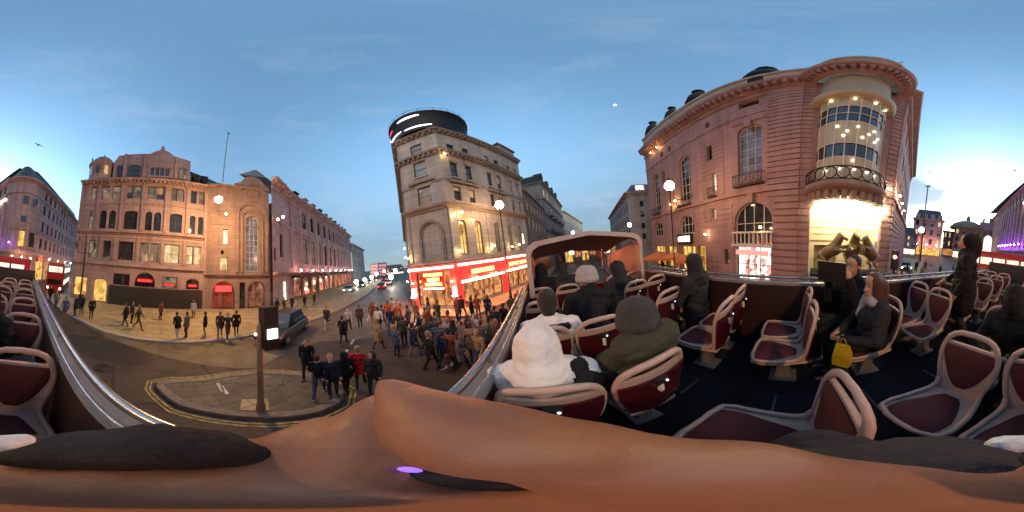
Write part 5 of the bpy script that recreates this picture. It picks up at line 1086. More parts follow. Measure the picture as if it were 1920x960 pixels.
# canopy at the front
def arch_pts(zs, w0, w1, ztop): 
    a, b_ = w0, w1; c = (a + b_) / 2
    return [(a, zs), (a, ztop - .16), (a + .05, ztop - .06), (a + .16, ztop), (c, ztop + .09), (b_ - .16, ztop), (b_ - .05, ztop - .06), (b_, ztop - .16), (b_, zs)]
o_ = arch_pts(3.45, CL - .05, CR + .05, 4.37); i_ = arch_pts(3.45, CL + .025, CR - .025, 4.295)
m = MB()
for q0, q1 in ((QF, QF + .13),):
    for k in range(len(o_) - 1):
        A, B, Ci, D = o_[k], o_[k + 1], i_[k + 1], i_[k]
        m.poly([(A[0], q0, A[1]), (B[0], q0, B[1]), (Ci[0], q0, Ci[1]), (D[0], q0, D[1])]); m.poly([(A[0], q0, A[1]), (B[0], q0, B[1]), (B[0], q1, B[1]), (A[0], q1, A[1])]); m.poly([(D[0], q0, D[1]), (Ci[0], q0, Ci[1]), (Ci[0], q1, Ci[1]), (D[0], q1, D[1])]); m.poly([(A[0], q1, A[1]), (B[0], q1, B[1]), (Ci[0], q1, Ci[1]), (D[0], q1, D[1])])
m.build('canopy_frame', canopy_m, bb)
m = MB(); f2 = arch_pts(3.4, CL - .03, CR + .03, 4.08)
m.loft([[(x, QF + .13, z) for x, z in o_[2:-2]], [(x, 3.4, z - .10) for x, z in o_[2:-2]], [(x, 4.3, z - .05) for x, z in f2[2:-2]]], 0, False, False); m.build('canopy_roof', mat('canopy_roof', (.30, .16, .13), .5), bb)
tint_g = mat('canopy_glass', (.06, .03, .025), .1)
for x in (CL - .03, CR + .03): m = MB(); m.poly([(x, QF + .13, 3.54), (x, 4.35, 3.54), (x, 4.3, 3.9), (x, QF + .13, 4.2)]); m.build('canopy_side', mat('canopy_side', (.26, .13, .09), .35), bb)
clear = bpy.data.materials.new('clear_glass'); clear.use_nodes = True; t = clear.node_tree; t.nodes.clear()
a = t.nodes.new('ShaderNodeBsdfTransparent'); a.inputs[0].default_value = (.86, .84, .82, 1); b_ = t.nodes.new('ShaderNodeBsdfGlossy'); b_.inputs['Roughness'].default_value = .03; mx = t.nodes.new('ShaderNodeMixShader'); mx.inputs[0].default_value = .08; ou = t.nodes.new('ShaderNodeOutputMaterial')
t.links.new(a.outputs[0], mx.inputs[1]); t.links.new(b_.outputs[0], mx.inputs[2]); t.links.new(mx.outputs[0], ou.inputs[0])
m = MB(); m.poly([(CL, 4.4, 3.1), (CR, 4.4, 3.1), (CR, 4.31, 4.02), (CL, 4.31, 4.02)]); m.build('windscreen', clear, bb)
m = MB(); m.box(LX, RX, 4.38, 4.44, .4, 3.1); m.build('front_panel', red_paint, bb)
m = MB()
for x in (CL + .02, .55, 1.25, CR - .02): m.tube([(x, 4.36, 3.1), (x, 4.28, 4.02)], .022, 6)
m.tube([(CL, 4.34, 3.5), (CR, 4.34, 3.5)], .02, 6)
m.build('windscreen_frame', canopy_m, bb)
m = MB()
for x in (.78, 1.12, 1.5): m.tube([(x, 3.7, DECK), (x, 3.7, 3.6 + (x == 1.5) * .5)], .018, 6)
m.tube([(.78, 3.7, 3.55), (1.5, 3.7, 3.6), (1.7, 3.7, 3.3)], .018, 6); m.build('grab_rail', chrome, bb)
fl = thing('floor_light', 'small glaring white light on the deck floor below the yellow bag', 'light', ground(1592, 672, DECK))
m = MB(); m.cap((-.035, 0, .02), .028, (.035, 0, .02), .028, 8); m.build('lamp', glow('floor_lamp', (1, .86, .55), 25), fl)

# seats
def rows_loop(fn, zs): return [fn(z) for z in zs]
def yb(x, z): return -(z - .42) * .17 + .55 * x * x
OUT = [(.40, .165), (.46, .166), (.52, .175), (.60, .192), (.68, .207), (.76, .216), (.82, .217), (.88, .204), (.93, .185), (.965, .15), (.985, .10), (.993, .0)]
def interp(tab, z):
    for (a, x), (b_, y) in zip(tab, tab[1:]):
        if a <= z <= b_: return x + (y - x) * (z - a) / (b_ - a)
    return tab[-1][1] if z > tab[-1][0] else tab[0][1]
def sheet(m, zs, wf, off, k=0, nx=8, th=0.0):
    """curved panel following the backrest; off = offset toward the sitter"""
    rings = []
    for z in zs:
        w = wf(z); rings.append([(w * (2 * i / nx - 1), yb(w * (2 * i / nx - 1), z) + (off if not callable(off) else off(2 * i / nx - 1, z)), z) for i in range(nx + 1)])
    m.loft(rings, k, False, False)
    if th:
        r2 = [[(x, y - th, z) for x, y, z in r] for r in rings]; m.loft(r2, k, False, False)
        for A, B in ((rings[0], r2[0]), (rings[-1], r2[-1])): m.loft([A, B], k, False, False)
        for j in (0, -1): m.loft([[r[j] for r in rings], [r[j] for r in r2]], k, False, False)
def pad_w(z):
    t = (z - .47) / (.870 - .47); t = min(1, max(0, t))
    return (.02 + .165 * min(1, t * 1.3) ** .6) if t < 1 else .182
def make_seat():
    o = bpy.data.objects.new('bus_seat', None); C.objects.link(o)
    m = MB()   # frame: plate, hoop, wings
    zs = [.40, .46, .52, .58, .64, .70, .76, .82, .885]
    sheet(m, zs, lambda z: interp(OUT, z) - .006, 0.0, 0, 10, .022)
    pts = []
    for z, w in OUT[2:]: pts.append((w, z))
    path = [(-w, yb(w, z) - .01, z) for w, z in pts] + [(w, yb(w, z) - .01, z) for w, z in reversed(pts[:-1])]
    rg_ = []
    for i, p in enumerate(path):
        a_ = Vector(path[max(0, i - 1)]); b_ = Vector(path[min(len(path) - 1, i + 1)]); t_ = (b_ - a_); nx_, nz_ = -t_.z, t_.x; l_ = math.hypot(nx_, nz_); nx_, nz_ = nx_ / l_, nz_ / l_
        wd = .036 + .012 * math.sin(math.pi * i / (len(path) - 1)); f_ = lambda k, y: (p[0] - nx_ * (k * wd - .010), p[1] + y, p[2] - nz_ * (k * wd - .010))
        rg_.append([f_(0, 0), f_(.12, .013), f_(.5, .017), f_(.88, .013), f_(1, 0), f_(.88, -.013), f_(.5, -.017), f_(.12, -.013)])
    m.loft(rg_, 0, True, True)
    # sides flow down into the seat pan
    for s_ in (-1, 1):
        m.tube([(s_ * .163, yb(.163, .52), .52), (s_ * .157, .02, .46), (s_ * .165, .07, .425), (s_ * .19, .2, .42), (s_ * .205, .36, .425), (s_ * .19, .43, .42)], [.020, .022, .022, .018, .016, .015], 8)
    m.tube([(-.19, .43, .42), (-.1, .455, .415), (.1, .455, .415), (.19, .43, .42)], .018, 8)
    rings = []
    for y, w in ((-.03, .155), (.06, .172), (.2, .205), (.36, .215), (.45, .195)): rings.append([(-w, y, .405), (w, y, .405), (w, y, .375), (-w, y, .375)])
    m.loft(rings, 0, True, True, False); m.build('frame', seat_cream, o)
    m = MB(); zs = [.475 + .393 * k / 10 for k in range(11)]
    sheet(m, zs, pad_w, lambda t, z: .006 + .022 * (1 - t ** 4) * min(1, (z - .47) * 14, (.873 - z) * 22), 0, 12)
    m.build('back_pad', maroon, o)
    m = MB(); rings = []
    for k in range(11):
        t = k / 10; y = .06 + .36 * t; w = .05 + .115 * min(1, t * 1.5) ** .7; w *= 1 if t < .92 else .93
        rings.append([(w * (2 * i / 10 - 1), y + (.018 * (1 - (2 * i / 10 - 1) ** 2) if t > .8 else 0), .412 + .030 * (1 - (2 * i / 10 - 1) ** 4) * min(1, t * 6, (1.03 - t) * 8)) for i in range(11)])
    m.loft(rings, 0, False, False); m.build('seat_pad', maroon, o)
    m = MB(); sheet(m, [.36, .44, .52, .6, .68, .76, .83], lambda z: interp(OUT, max(.4, z)) - .012, -.026, 0, 8, .012); m.build('back_shell', maroon_shell, o)
    m = MB(); m.box(-.035, .035, -.135, -.100, .795, .835); m.build('call_box', black_board, o)
    m = MB(); m.box(-.012, .012, -.118, -.095, .70, .785); m.build('sticker', mat('white_sticker', (.6, .55, .5), .5), o)
    m = MB(); m.ball((.02, -.137, .812), .008, 8); m.build('button', mat('button_lit', (.8, .8, .8), .3, emit=(1, .9, .85), estr=2.5), o)
    m = MB(); m.loft([[(-.09, .08, .375), (.09, .08, .375), (.09, .30, .375), (-.09, .30, .375)], [(-.05, .12, .2), (.05, .12, .2), (.05, .24, .2), (-.05, .24, .2)], [(-.05, .1, .02), (.05, .1, .02), (.05, .26, .02), (-.05, .26, .02)]], 0, True, True, False); m.box(-.1, .1, .05, .31, 0, .02); m.build('pedestal', pedm, o)
    return o
proto = make_seat(); first = True
SEATS = []
cols = [('left window', -.045), ('left aisle', .425), ('right aisle', 1.40), ('right window', 1.84)]
rowsL = [(2.72, 'four rows ahead of the hand, under the canopy'), (1.98, 'three rows ahead of the hand'), (1.22, 'two rows ahead of the hand'), (.55, 'one row ahead of the hand'), (-.2, "in the hand's own row"), (-1.0, 'one row behind the hand'), (-1.8, 'two rows behind the hand'), (-2.6, 'three rows behind the hand'), (-3.4, 'four rows behind the hand'), (-4.2, 'five rows behind the hand'), (-5.0, 'last row before the dark rear panel')]
rowsR = [(2.85, 'four rows ahead of the hand, under the canopy'), (2.12, 'three rows ahead of the hand'), (1.38, 'two rows ahead of the hand'), (.62, 'one row ahead of the hand'), (-.2, "level with the hand's row"), (-1.03, 'one row behind the hand'), (-1.88, 'two rows behind the hand'), (-2.7, 'three rows behind the hand'), (-3.5, 'four rows behind the hand'), (-4.3, 'five rows behind the hand'), (-5.05, 'last row before the dark rear panel')]
for nm, p in cols:
    for q, rl in (rowsL if 'left' in nm else rowsR):
        o = proto if first else dup(proto); first = False
        o.location = bus(p, q + .1, DECK); o.rotation_euler = (0, 0, BUSROT + random.uniform(-.015, .015))
        tag(o, 'maroon and cream seat, %s column, %s' % (nm, rl), 'bus seat', 'seats on the open top deck')

# ------------------------------------------------------------------ people
skin = mat('skin', (.40, .22, .15), .5, var=.12, vscale=30, bump=.2, bscale=220)
hair_d = mat('dark_hair', (.015, .010, .008), .6, var=.4, vscale=60, bump=.8, bscale=150)
hair_r = mat('auburn_hair', (.07, .018, .010), .5, var=.4, vscale=50, bump=.8, bscale=140)
shoe = mat('shoe', (.02, .018, .017), .5); shoe_w = mat('pale_shoe', (.5, .48, .46), .5)
CLOTH = {}
COLS = {'black': (.008, .008, .009), 'charcoal': (.022, .022, .024), 'grey': (.11, .105, .105), 'navy': (.013, .017, .035), 'blue': (.03, .05, .18), 'red': (.42, .02, .02), 'white': (.62, .56, .53), 'tan': (.27, .17, .09), 'brown': (.07, .04, .025), 'green': (.035, .045, .028), 'pale': (.36, .34, .33), 'denim': (.05, .07, .12), 'orange': (.5, .10, .02), 'rust': (.22, .06, .03), 'olive': (.045, .042, .026)}
def cloth(n):
    if n not in CLOTH: CLOTH[n] = mat('cloth_' + n, COLS[n], .85, var=.25, vscale=8, bump=.6, bscale=28, spec=.25)
    return CLOTH[n]
def grow(prims, mats, name, voxel=.02, smooth=6, folds=0.0):
    """melt tapered limbs into one continuous skin, then give each region its own material"""
    m = MB()
    for pr in prims: m.cap(pr[0], pr[1], pr[2], pr[3], 10)
    me = bpy.data.meshes.new('tmp'); me.from_pydata(m.v, [], m.f); ob = bpy.data.objects.new('tmp', me); C.objects.link(ob)
    bm = bmesh.new(); bm.from_mesh(me); bmesh.ops.recalc_face_normals(bm, faces=bm.faces); bm.to_mesh(me); bm.free()
    md = ob.modifiers.new('r', 'REMESH'); md.mode = 'VOXEL'; md.voxel_size = voxel
    sm = ob.modifiers.new('s', 'SMOOTH'); sm.factor = .5; sm.iterations = smooth
    dg = bpy.context.evaluated_depsgraph_get(); dg.update(); ev = ob.evaluated_get(dg)
    res = bpy.data.meshes.new_from_object(ev, depsgraph=dg)
    bpy.data.objects.remove(ob); bpy.data.meshes.remove(me)
    res.name = name; res.materials.clear()
    for mm_ in mats: res.materials.append(mm_)
    P = [(Vector(p[0]), p[1], Vector(p[2]), p[3], p[4]) for p in prims]
    segs = []
    for a, ra, b_, rb, k in P:
        d = b_ - a; segs.append((a, d, d.length_squared, ra, rb, k))
    for f in res.polygons:
        c = f.center; best = 9; bk = 0
        for a, d, l2, ra, rb, k in segs:
            t = 0 if l2 < 1e-9 else max(0, min(1, (c - a).dot(d) / l2))
            e = (c - a - d * t).length - (ra + (rb - ra) * t)
            if e < best: best = e; bk = k
        f.material_index = bk; f.use_smooth = True
    if folds:
        cl_ = set()
        for f in res.polygons:
            if f.material_index in (1, 2): cl_.update(f.vertices)
        ns = [v.normal.copy() for v in res.vertices]
        for i in cl_:
            v = res.vertices[i]; p = v.co
            a_ = mnoise.noise(Vector((p.x * 9, p.y * 9, p.z * 16))); b_ = mnoise.noise(Vector((p.x * 22 + 5, p.y * 22, p.z * 30)))
            v.co = p + ns[i] * folds * ((.5 - abs(a_) * 2.2) + .45 * (.4 - abs(b_) * 2))
    return res
# material slots: 0 skin 1 coat 2 trousers 3 shoes 4 hair
def head_prims(c, up=(0, 0, 1), fwd=(0, 1, 0), s=1.0, hair=4, long_=False, face=True):
    c = Vector(c); u = Vector(up).normalized(); f = Vector(fwd).normalized(); r = f.cross(u); P = lambda x, y, z: tuple(c + (r * x + f * y + u * z) * s)
    pr = [(P(0, .012, -.055), .062 * s, P(0, .005, .045), .082 * s, 0), (P(0, .03, -.085), .045 * s, P(0, .045, -.03), .052 * s, 0)]
    if face: pr += [(P(0, .09, -.005), .012 * s, P(0, .104, -.03), .017 * s, 0), (P(-.086, 0, .0), .012 * s, P(-.086, -.008, -.03), .012 * s, 0), (P(.086, 0, 0), .012 * s, P(.086, -.008, -.03), .012 * s, 0), (P(-.025, .09, -.075), .008 * s, P(.025, .09, -.075), .008 * s, 0)]
    pr += [(P(0, -.02, .05), .094 * s, P(0, -.035, -.01), .084 * s, hair)]
    pr += [(P(0, -.045, -.05), .066 * s, P(0, -.045, -.075), .06 * s, hair)]
    if long_: pr += [(P(-.05, -.05, -.05), .055 * s, P(-.06, -.05, -.22), .05 * s, hair), (P(.05, -.05, -.05), .055 * s, P(.06, -.05, -.22), .05 * s, hair)]
    return pr
def walker(stride=.3, swing=.2, coat=.92, arms=((.0, .9), (.0, .9)), hood=False, long_=False, bend=0.0):
    pr = []
    for s_, d in ((1, 1), (-1, -1)):
        k = .5 * stride * d
        kn = (s_ * .09, k * .75 + .05, .50); an = (s_ * .09, k * 1.5 - (.05 if d < 0 else 0), .09 + (.06 if d < 0 and stride > .1 else 0))
        pr += [((s_ * .085, 0, .90), .092, kn, .062, 2), (kn, .06, an, .043, 2), ((an[0], an[1] - .02, an[2] - .045), .042, (an[0] + s_ * .02, an[1] + .15, an[2] - .055), .036, 3)]
    pr += [((-.06, 0, .95), .115, (.06, 0, .95), .115, 1 if coat < .9 else 2), ((0, 0, 1.0), .135, (0, bend * .4, 1.2), .135, 1), ((-.08, bend * .6, 1.32), .118, (.08, bend * .6, 1.32), .118, 1), ((-.15, bend * .8, 1.425), .07, (.15, bend * .8, 1.425), .07, 1)]
    if coat < .9: pr += [((-.06, 0, 1.0), .14, (-.08, 0, coat), .13, 1), ((.06, 0, 1.0), .14, (.08, 0, coat), .13, 1)]
    for s_, (fw, hz) in ((1, arms[0]), (-1, arms[1])):
        sh = (s_ * .195, bend * .8, 1.41); sw = swing * (-s_)
        if fw == 0: el = (s_ * .245, sw * .5 - .02 + bend * .6, 1.14); ha = (s_ * .24, sw + .06 + bend * .6, .90)
        else: el = (s_ * .24, .05, 1.15); ha = (s_ * .10, fw, hz)
        d = (Vector(ha) - Vector(el)).normalized()
        pr += [(sh, .064, el, .052, 1), (el, .05, ha, .038, 1), (ha, .034, tuple(Vector(ha) + d * .06), .036, 0)]
        fwd = Vector(ha) + d * .08
        for k, x in enumerate((-.024, -.008, .008, .024)): pr.append((tuple(fwd + Vector((0, x, 0))), .011, tuple(fwd + Vector((0, x * 1.2, 0)) + d * (.07 if k in (1, 2) else .06)), .008, 0))
        pr.append((tuple(Vector(ha) + Vector((-s_ * .03, .015, 0))), .012, tuple(Vector(ha) + Vector((-s_ * .045, .03, 0)) + d * .06), .009, 0))
    pr += [((0, bend * .9, 1.46), .055, (0, bend + .015, 1.56), .052, 0)]
    hp = head_prims((0, bend + .02, 1.645), fwd=(0, 1, -.1), long_=long_, hair=4)
    pr += hp
    if hood: pr += [((0, bend - .02, 1.68), .115, (0, bend - .05, 1.58), .11, 1), ((0, bend - .04, 1.5), .11, (0, bend, 1.45), .12, 1)]
    return pr
BM = [skin, cloth('black'), cloth('charcoal'), shoe, hair_d]
POSES = {}
for nm, kw in dict(stride=dict(stride=.42, swing=.22), walk=dict(stride=.28, swing=.14, coat=.72), stand=dict(stride=.02, swing=0, coat=.8), phone=dict(stride=.06, arms=((.27, 1.25), (.0, .9)), coat=.85), hood=dict(stride=.25, swing=.1, hood=True, coat=.78), lady=dict(stride=.3, swing=.15, coat=.55, long_=True), bent=dict(stride=.2, arms=((.35, .95), (.33, .95)), bend=.16, coat=.85)).items():
    POSES[nm] = grow(walker(**kw), BM, 'person', .017, 4, .012)
npeople = 0
def dress(o, top, leg, sh=None, hr=None, sk=None):
    for i, mm_ in ((1, cloth(top) if isinstance(top, str) else top), (2, cloth(leg)), (3, sh), (4, hr), (0, sk)):
        if mm_ is None: continue
        o.material_slots[i].link = 'OBJECT'; o.material_slots[i].material = mm_
skins = [skin, mat('skin_dark', (.12, .06, .04), .5, var=.1, vscale=30), mat('skin_pale', (.5, .32, .25), .5, var=.1, vscale=30)]
hairs = [hair_d, hair_r, mat('brown_hair', (.05, .028, .015), .6, var=.3, vscale=60), mat('fair_hair', (.25, .16, .07), .6, var=.3, vscale=60)]
def person(p, face, pose, top, leg, label, s=1.0, group=None, z=.0, pale_shoe=False):
    o = bpy.data.objects.new('person', POSES[pose]); C.objects.link(o)
    o.location = (p[0], p[1], z); o.rotation_euler = (0, 0, face - math.pi / 2); o.scale = (s, s, s)
    tag(o, label, 'person', group); dress(o, top, leg, shoe_w if pale_shoe else None, random.choice(hairs), random.choice(skins)); return o
def pix(u, v, z=0): g_ = ground(u, v, z); return (g_.x, g_.y)
NW = R(125); SE = R(-50); E_ = 0.0; S_ = R(-90); N_ = R(90)
Pv = .12
crowd = [
 # left pavement below the pink block
 (234, 612, Pv, R(-70), 'walk', 'black', 'charcoal', 'person in long black coat walking, left of a striding pair below the lit doorway', 1.0, 0),
 (258, 618, Pv, R(110), 'stride', 'olive', 'brown', 'person in olive jacket striding out on the pavement past the hoarding', 1.02, 0),
 (246, 606, Pv, R(100), 'stand', 'charcoal', 'black', 'person in charcoal coat half hidden behind the striding olive jacket', 1.0, 0),
 (332, 636, Pv, R(-120), 'bent', 'black', 'pale', 'person in black jacket and pale trousers bending at the pavement kerb', 1.0, 1),
 (349, 632, Pv, R(-100), 'stand', 'grey', 'charcoal', 'person in grey coat beside the bending one at the pavement kerb', .98, 0),
 (384, 630, Pv, R(-80), 'stand', 'black', 'tan', 'person in black top and tan trousers at the kerb, right of the bending pair', .98, 1),
 (412, 632, Pv, R(10), 'walk', 'brown', 'grey', 'person in brown coat and grey trousers walking along the kerb', 1.0, 0),
 (427, 636, Pv, R(20), 'stride', 'charcoal', 'brown', 'person in charcoal jacket and brown trousers striding along the kerb', 1.0, 1),
 (443, 628, Pv, R(190), 'walk', 'black', 'black', 'person all in black near the kerb, left of the signal pole', 1.0, 0),
 (170, 598, Pv, R(60), 'stand', 'black', 'charcoal', 'person in black waiting just left of the bright yellow doorway', 1.0, 0),
 (120, 598, .0, R(-100), 'walk', 'blue', 'rust', 'person in bright blue coat and rust trousers at the kerb behind the bus', 1.02, 0),
 (140, 592, Pv, R(-60), 'stand', 'navy', 'navy', 'person in navy standing right of the bright blue coat', 1.0, 0),
 (152, 590, Pv, R(40), 'phone', 'charcoal', 'denim', 'person in charcoal jacket and jeans checking a phone beside the ornate lamp', 1.0, 0),
 (104, 578, .0, R(80), 'walk', 'grey', 'black', 'person in grey coat walking in the road behind the bus rail', 1.0, 0),
 (93, 566, .0, R(80), 'hood', 'black', 'black', 'hooded person in black farthest behind the bus rail', 1.0, 0),
 (300, 600, Pv, R(160), 'stand', 'rust', 'black', 'person in rust jacket standing against the black hoarding', .97, 0),
 (362, 596, Pv, R(20), 'walk', 'pale', 'black', 'person in pale top walking against the black hoarding', .97, 0),
 (520, 590, Pv, R(45), 'walk', 'black', 'grey', 'person in black coat and grey trousers by the theatre arcade', 1.0, 0),
 (533, 588, Pv, R(45), 'stand', 'brown', 'black', 'person in brown coat by the theatre arcade', 1.0, 0),
 (548, 582, Pv, R(225), 'lady', 'charcoal', 'black', 'long haired person in long charcoal coat by the lit side door', 1.0, 0),
 (556, 598, Pv, R(45), 'stride', 'pale', 'denim', 'person in pale jacket and jeans at the kerb past the dark taxi', 1.0, 0),
 (572, 578, Pv, R(225), 'walk', 'navy', 'charcoal', 'person in navy coat under the dark awning of the rose terrace', 1.0, 0),
 (590, 572, Pv, R(225), 'walk', 'olive', 'black', 'person in olive coat farther along the dark awning', 1.0, 0),
 # road and island beside the bus
 (578, 708, Pv, R(-30), 'walk', 'black', 'charcoal', 'person in black coat on the traffic island, left of the dark group', 1.0, 0),
 (600, 742, Pv, R(150), 'stride', 'black', 'denim', 'person in black jacket and jeans with pale shoes at the island edge', .97, 1),
 (626, 742, Pv, R(-20), 'stand', 'navy', 'charcoal', 'person in navy coat in the middle of the dark group by the bus', .98, 0),
 (652, 735, Pv, R(170), 'hood', 'black', 'black', 'hooded person in black in the dark group by the bus', .96, 0),
 (678, 725, Pv, R(140), 'walk', 'red', 'charcoal', 'person in bright red jacket in the group by the bus', .98, 0),
 (706, 735, Pv, R(-60), 'hood', 'charcoal', 'navy', 'hooded person in charcoal just left of the thumb tip', .95, 0),
 (614, 616, 0, R(-45), 'walk', 'charcoal', 'pale', 'person in charcoal jacket and pale trousers crossing the side street', 1.0, 1),
 (645, 645, 0, R(130), 'walk', 'black', 'navy', 'person in black coat crossing in front of the red lit corner', 1.0, 0),
 (655, 622, 0, R(-40), 'stride', 'pale', 'brown', 'person in pale jacket and brown trousers crossing the road', 1.0, 0),
 (676, 614, 0, R(-40), 'stand', 'brown', 'black', 'person in brown coat waiting mid crossing', 1.0, 0),
 (700, 606, 0, R(140), 'hood', 'rust', 'rust', 'person in rust hooded coat at the far end of the crossing', 1.0, 0),
 (712, 622, 0, R(140), 'stride', 'white', 'denim', 'person in white jacket and jeans striding over the crossing', 1.0, 1),
 (730, 606, 0, R(-40), 'walk', 'orange', 'rust', 'person in bright orange coat in front of the red shopfront', 1.04, 0),
 (748, 612, 0, R(-30), 'walk', 'orange', 'brown', 'person in orange coat and brown trousers beside the other orange coat', 1.0, 0),
 (768, 618, 0, R(200), 'walk', 'grey', 'black', 'person in grey coat walking in front of the red restaurant sign', 1.0, 0),
 (782, 606, Pv, R(190), 'lady', 'tan', 'black', 'long haired person in long tan coat by the red restaurant wall', 1.0, 0),
 (790, 640, 0, R(-150), 'stride', 'charcoal', 'grey', 'person in charcoal jacket striding left in the middle of the crowd', 1.0, 0),
 (806, 600, Pv, R(20), 'stand', 'black', 'denim', 'person in black and jeans under the left globe wall lamps', 1.0, 0),
 (812, 694, 0, R(60), 'walk', 'black', 'black', 'tall person all in black nearest the bus in the crossing crowd', 1.03, 0),
 (838, 690, 0, R(70), 'stride', 'navy', 'charcoal', 'person in navy jacket next to the tall one in black', 1.0, 0),
 (822, 640, 0, R(30), 'phone', 'denim', 'black', 'person in denim jacket looking at a phone in the crowd', 1.0, 0),
 (846, 636, 0, R(-140), 'walk', 'red', 'black', 'person in red coat amid the dark crowd before the restaurant', .98, 0),
 (858, 664, 0, R(60), 'hood', 'charcoal', 'black', 'hooded person in charcoal in the crossing crowd', 1.0, 0),
 (872, 668, 0, R(-120), 'walk', 'grey', 'denim', 'person in grey coat and jeans facing the bus', 1.0, 1),
 (884, 652, 0, R(50), 'lady', 'black', 'black', 'long haired person in long black coat in the crossing crowd', 1.0, 0),
 (898, 650, 0, R(-130), 'stride', 'pale', 'charcoal', 'person in pale jacket near the bus rail', 1.0, 0),
 (862, 600, Pv, R(-90), 'stand', 'brown', 'denim', 'person in brown coat and jeans by the restaurant door', 1.0, 0),
 (888, 604, Pv, R(10), 'walk', 'black', 'tan', 'person in black coat and tan trousers by the restaurant window', 1.0, 0),
 (918, 600, Pv, R(-100), 'hood', 'navy', 'black', 'hooded person in navy under the globe street lamp', 1.0, 0),
 (934, 632, 0, R(70), 'walk', 'charcoal', 'charcoal', 'person in all charcoal beside the red edge of the bus rail', 1.02, 0),
 (950, 626, 0, R(60), 'stand', 'black', 'brown', 'person in black jacket and brown trousers next to the bus rail', 1.02, 0),
 (964, 604, Pv, R(70), 'walk', 'olive', 'charcoal', 'person in olive coat beyond the bus rail by the restaurant', 1.0, 0),
 (975, 588, Pv, R(-110), 'lady', 'rust', 'black', 'long haired person in rust coat farthest along the restaurant', 1.0, 0)]
for u, v, z, face, pose, top, leg, lb, s, ps in crowd:
    person(pix(u, v, z), face, pose, top, leg, lb, s, 'people in the street', z, bool(ps))
for (x, y, pose, top, leg, face, lb) in [(13.2, 6.4, 'stand', 'red', 'black', 2.5, 'person in red top standing by the bright shop window'), (14.0, 8.6, 'walk', 'white', 'denim', 2.0, 'person in white shirt walking past the cafe tables'), (15.2, 9.6, 'stand', 'tan', 'charcoal', -2, 'person in tan jacket under the cafe parasols'), (17.0, 13.0, 'walk', 'black', 'black', 1.2, 'person in black under the far cafe parasols'), (16.6, 15.6, 'phone', 'rust', 'denim', 3, 'person in rust top on a phone past the last parasol'), (19.5, 19.0, 'walk', 'grey', 'black', 1.2, 'person in grey coat on the far pavement beyond the parasols'), (22, 24.5, 'lady', 'brown', 'black', 1.0, 'long haired person in brown coat near the pale mansard block'), (21, 22, 'stride', 'navy', 'denim', -2, 'person in navy jacket and jeans near the pale mansard block'),
        (10.2, -3.2, 'stand', 'black', 'charcoal', 2.8, 'person in black standing left of the horse statues'), (9.8, -7.4, 'walk', 'grey', 'denim', -1.5, 'person in grey jacket right of the horse statues'), (9.2, -9.4, 'hood', 'charcoal', 'black', 2.4, 'hooded person in charcoal beside the red traffic light')]:
    person((x, y), face, pose, top, leg, lb, 1.0, 'people in the street', Pv)
rc = random.Random(11); combos = [(a, b) for a in ('black', 'charcoal', 'navy', 'brown', 'grey', 'olive', 'denim', 'pale', 'tan', 'rust') for b in ('grey', 'navy', 'brown', 'charcoal', 'denim')]
rc.shuffle(combos); used_c = {(c_[5], c_[6]) for c_ in crowd}; n_ = 0
near = [(800, 660), (828, 668), (850, 690), (780, 668), (868, 692), (890, 676), (910, 662), (905, 690), (925, 654), (938, 664), (760, 650), (745, 668), (846, 655)]
for top, leg in combos:
    if (top, leg) in used_c or top == leg or n_ >= 44: continue
    n_ += 1; u = rc.uniform(700, 975); v = 596 + rc.random() ** 1.4 * 62 if u < 900 else rc.uniform(590, 622)
    if n_ <= len(near): u, v = near[n_ - 1]
    elif n_ > 30: u, v = rc.uniform(660, 760), rc.uniform(566, 604)
    person(pix(u, v, 0), rc.uniform(0, 6.28), rc.choice(['walk', 'stride', 'stand', 'hood', 'phone', 'lady']), top, leg, 'person in %s coat with %s trousers in the thick crowd before the red restaurant' % (top, leg), rc.uniform(.95, 1.05), 'people in the street', .0)
k = 0
ft = ['red', 'black', 'grey', 'navy', 'tan', 'brown', 'white', 'charcoal', 'olive', 'rust', 'denim', 'pale']
ft_w = {'red': 'red', 'black': 'black', 'grey': 'grey', 'navy': 'navy', 'tan': 'tan', 'brown': 'brown', 'white': 'white', 'charcoal': 'charcoal', 'olive': 'olive', 'rust': 'rust', 'denim': 'denim', 'pale': 'pale grey'}
for i in range(12):
    u = 1690 + i * 9.5 + random.uniform(-3, 3); r_ = 15 + (i * 7 % 12); p = far(u, 500, r_)
    person((p.x, p.y), random.random() * 6, ['walk', 'stand', 'stride', 'lady', 'hood'][i % 5], ft[i], ['black', 'denim', 'charcoal'][i % 3], 'person in %s top in the far crowd between traffic light and standing passenger' % ft_w[ft[i]], 1.0, 'people in the far circus', 0)

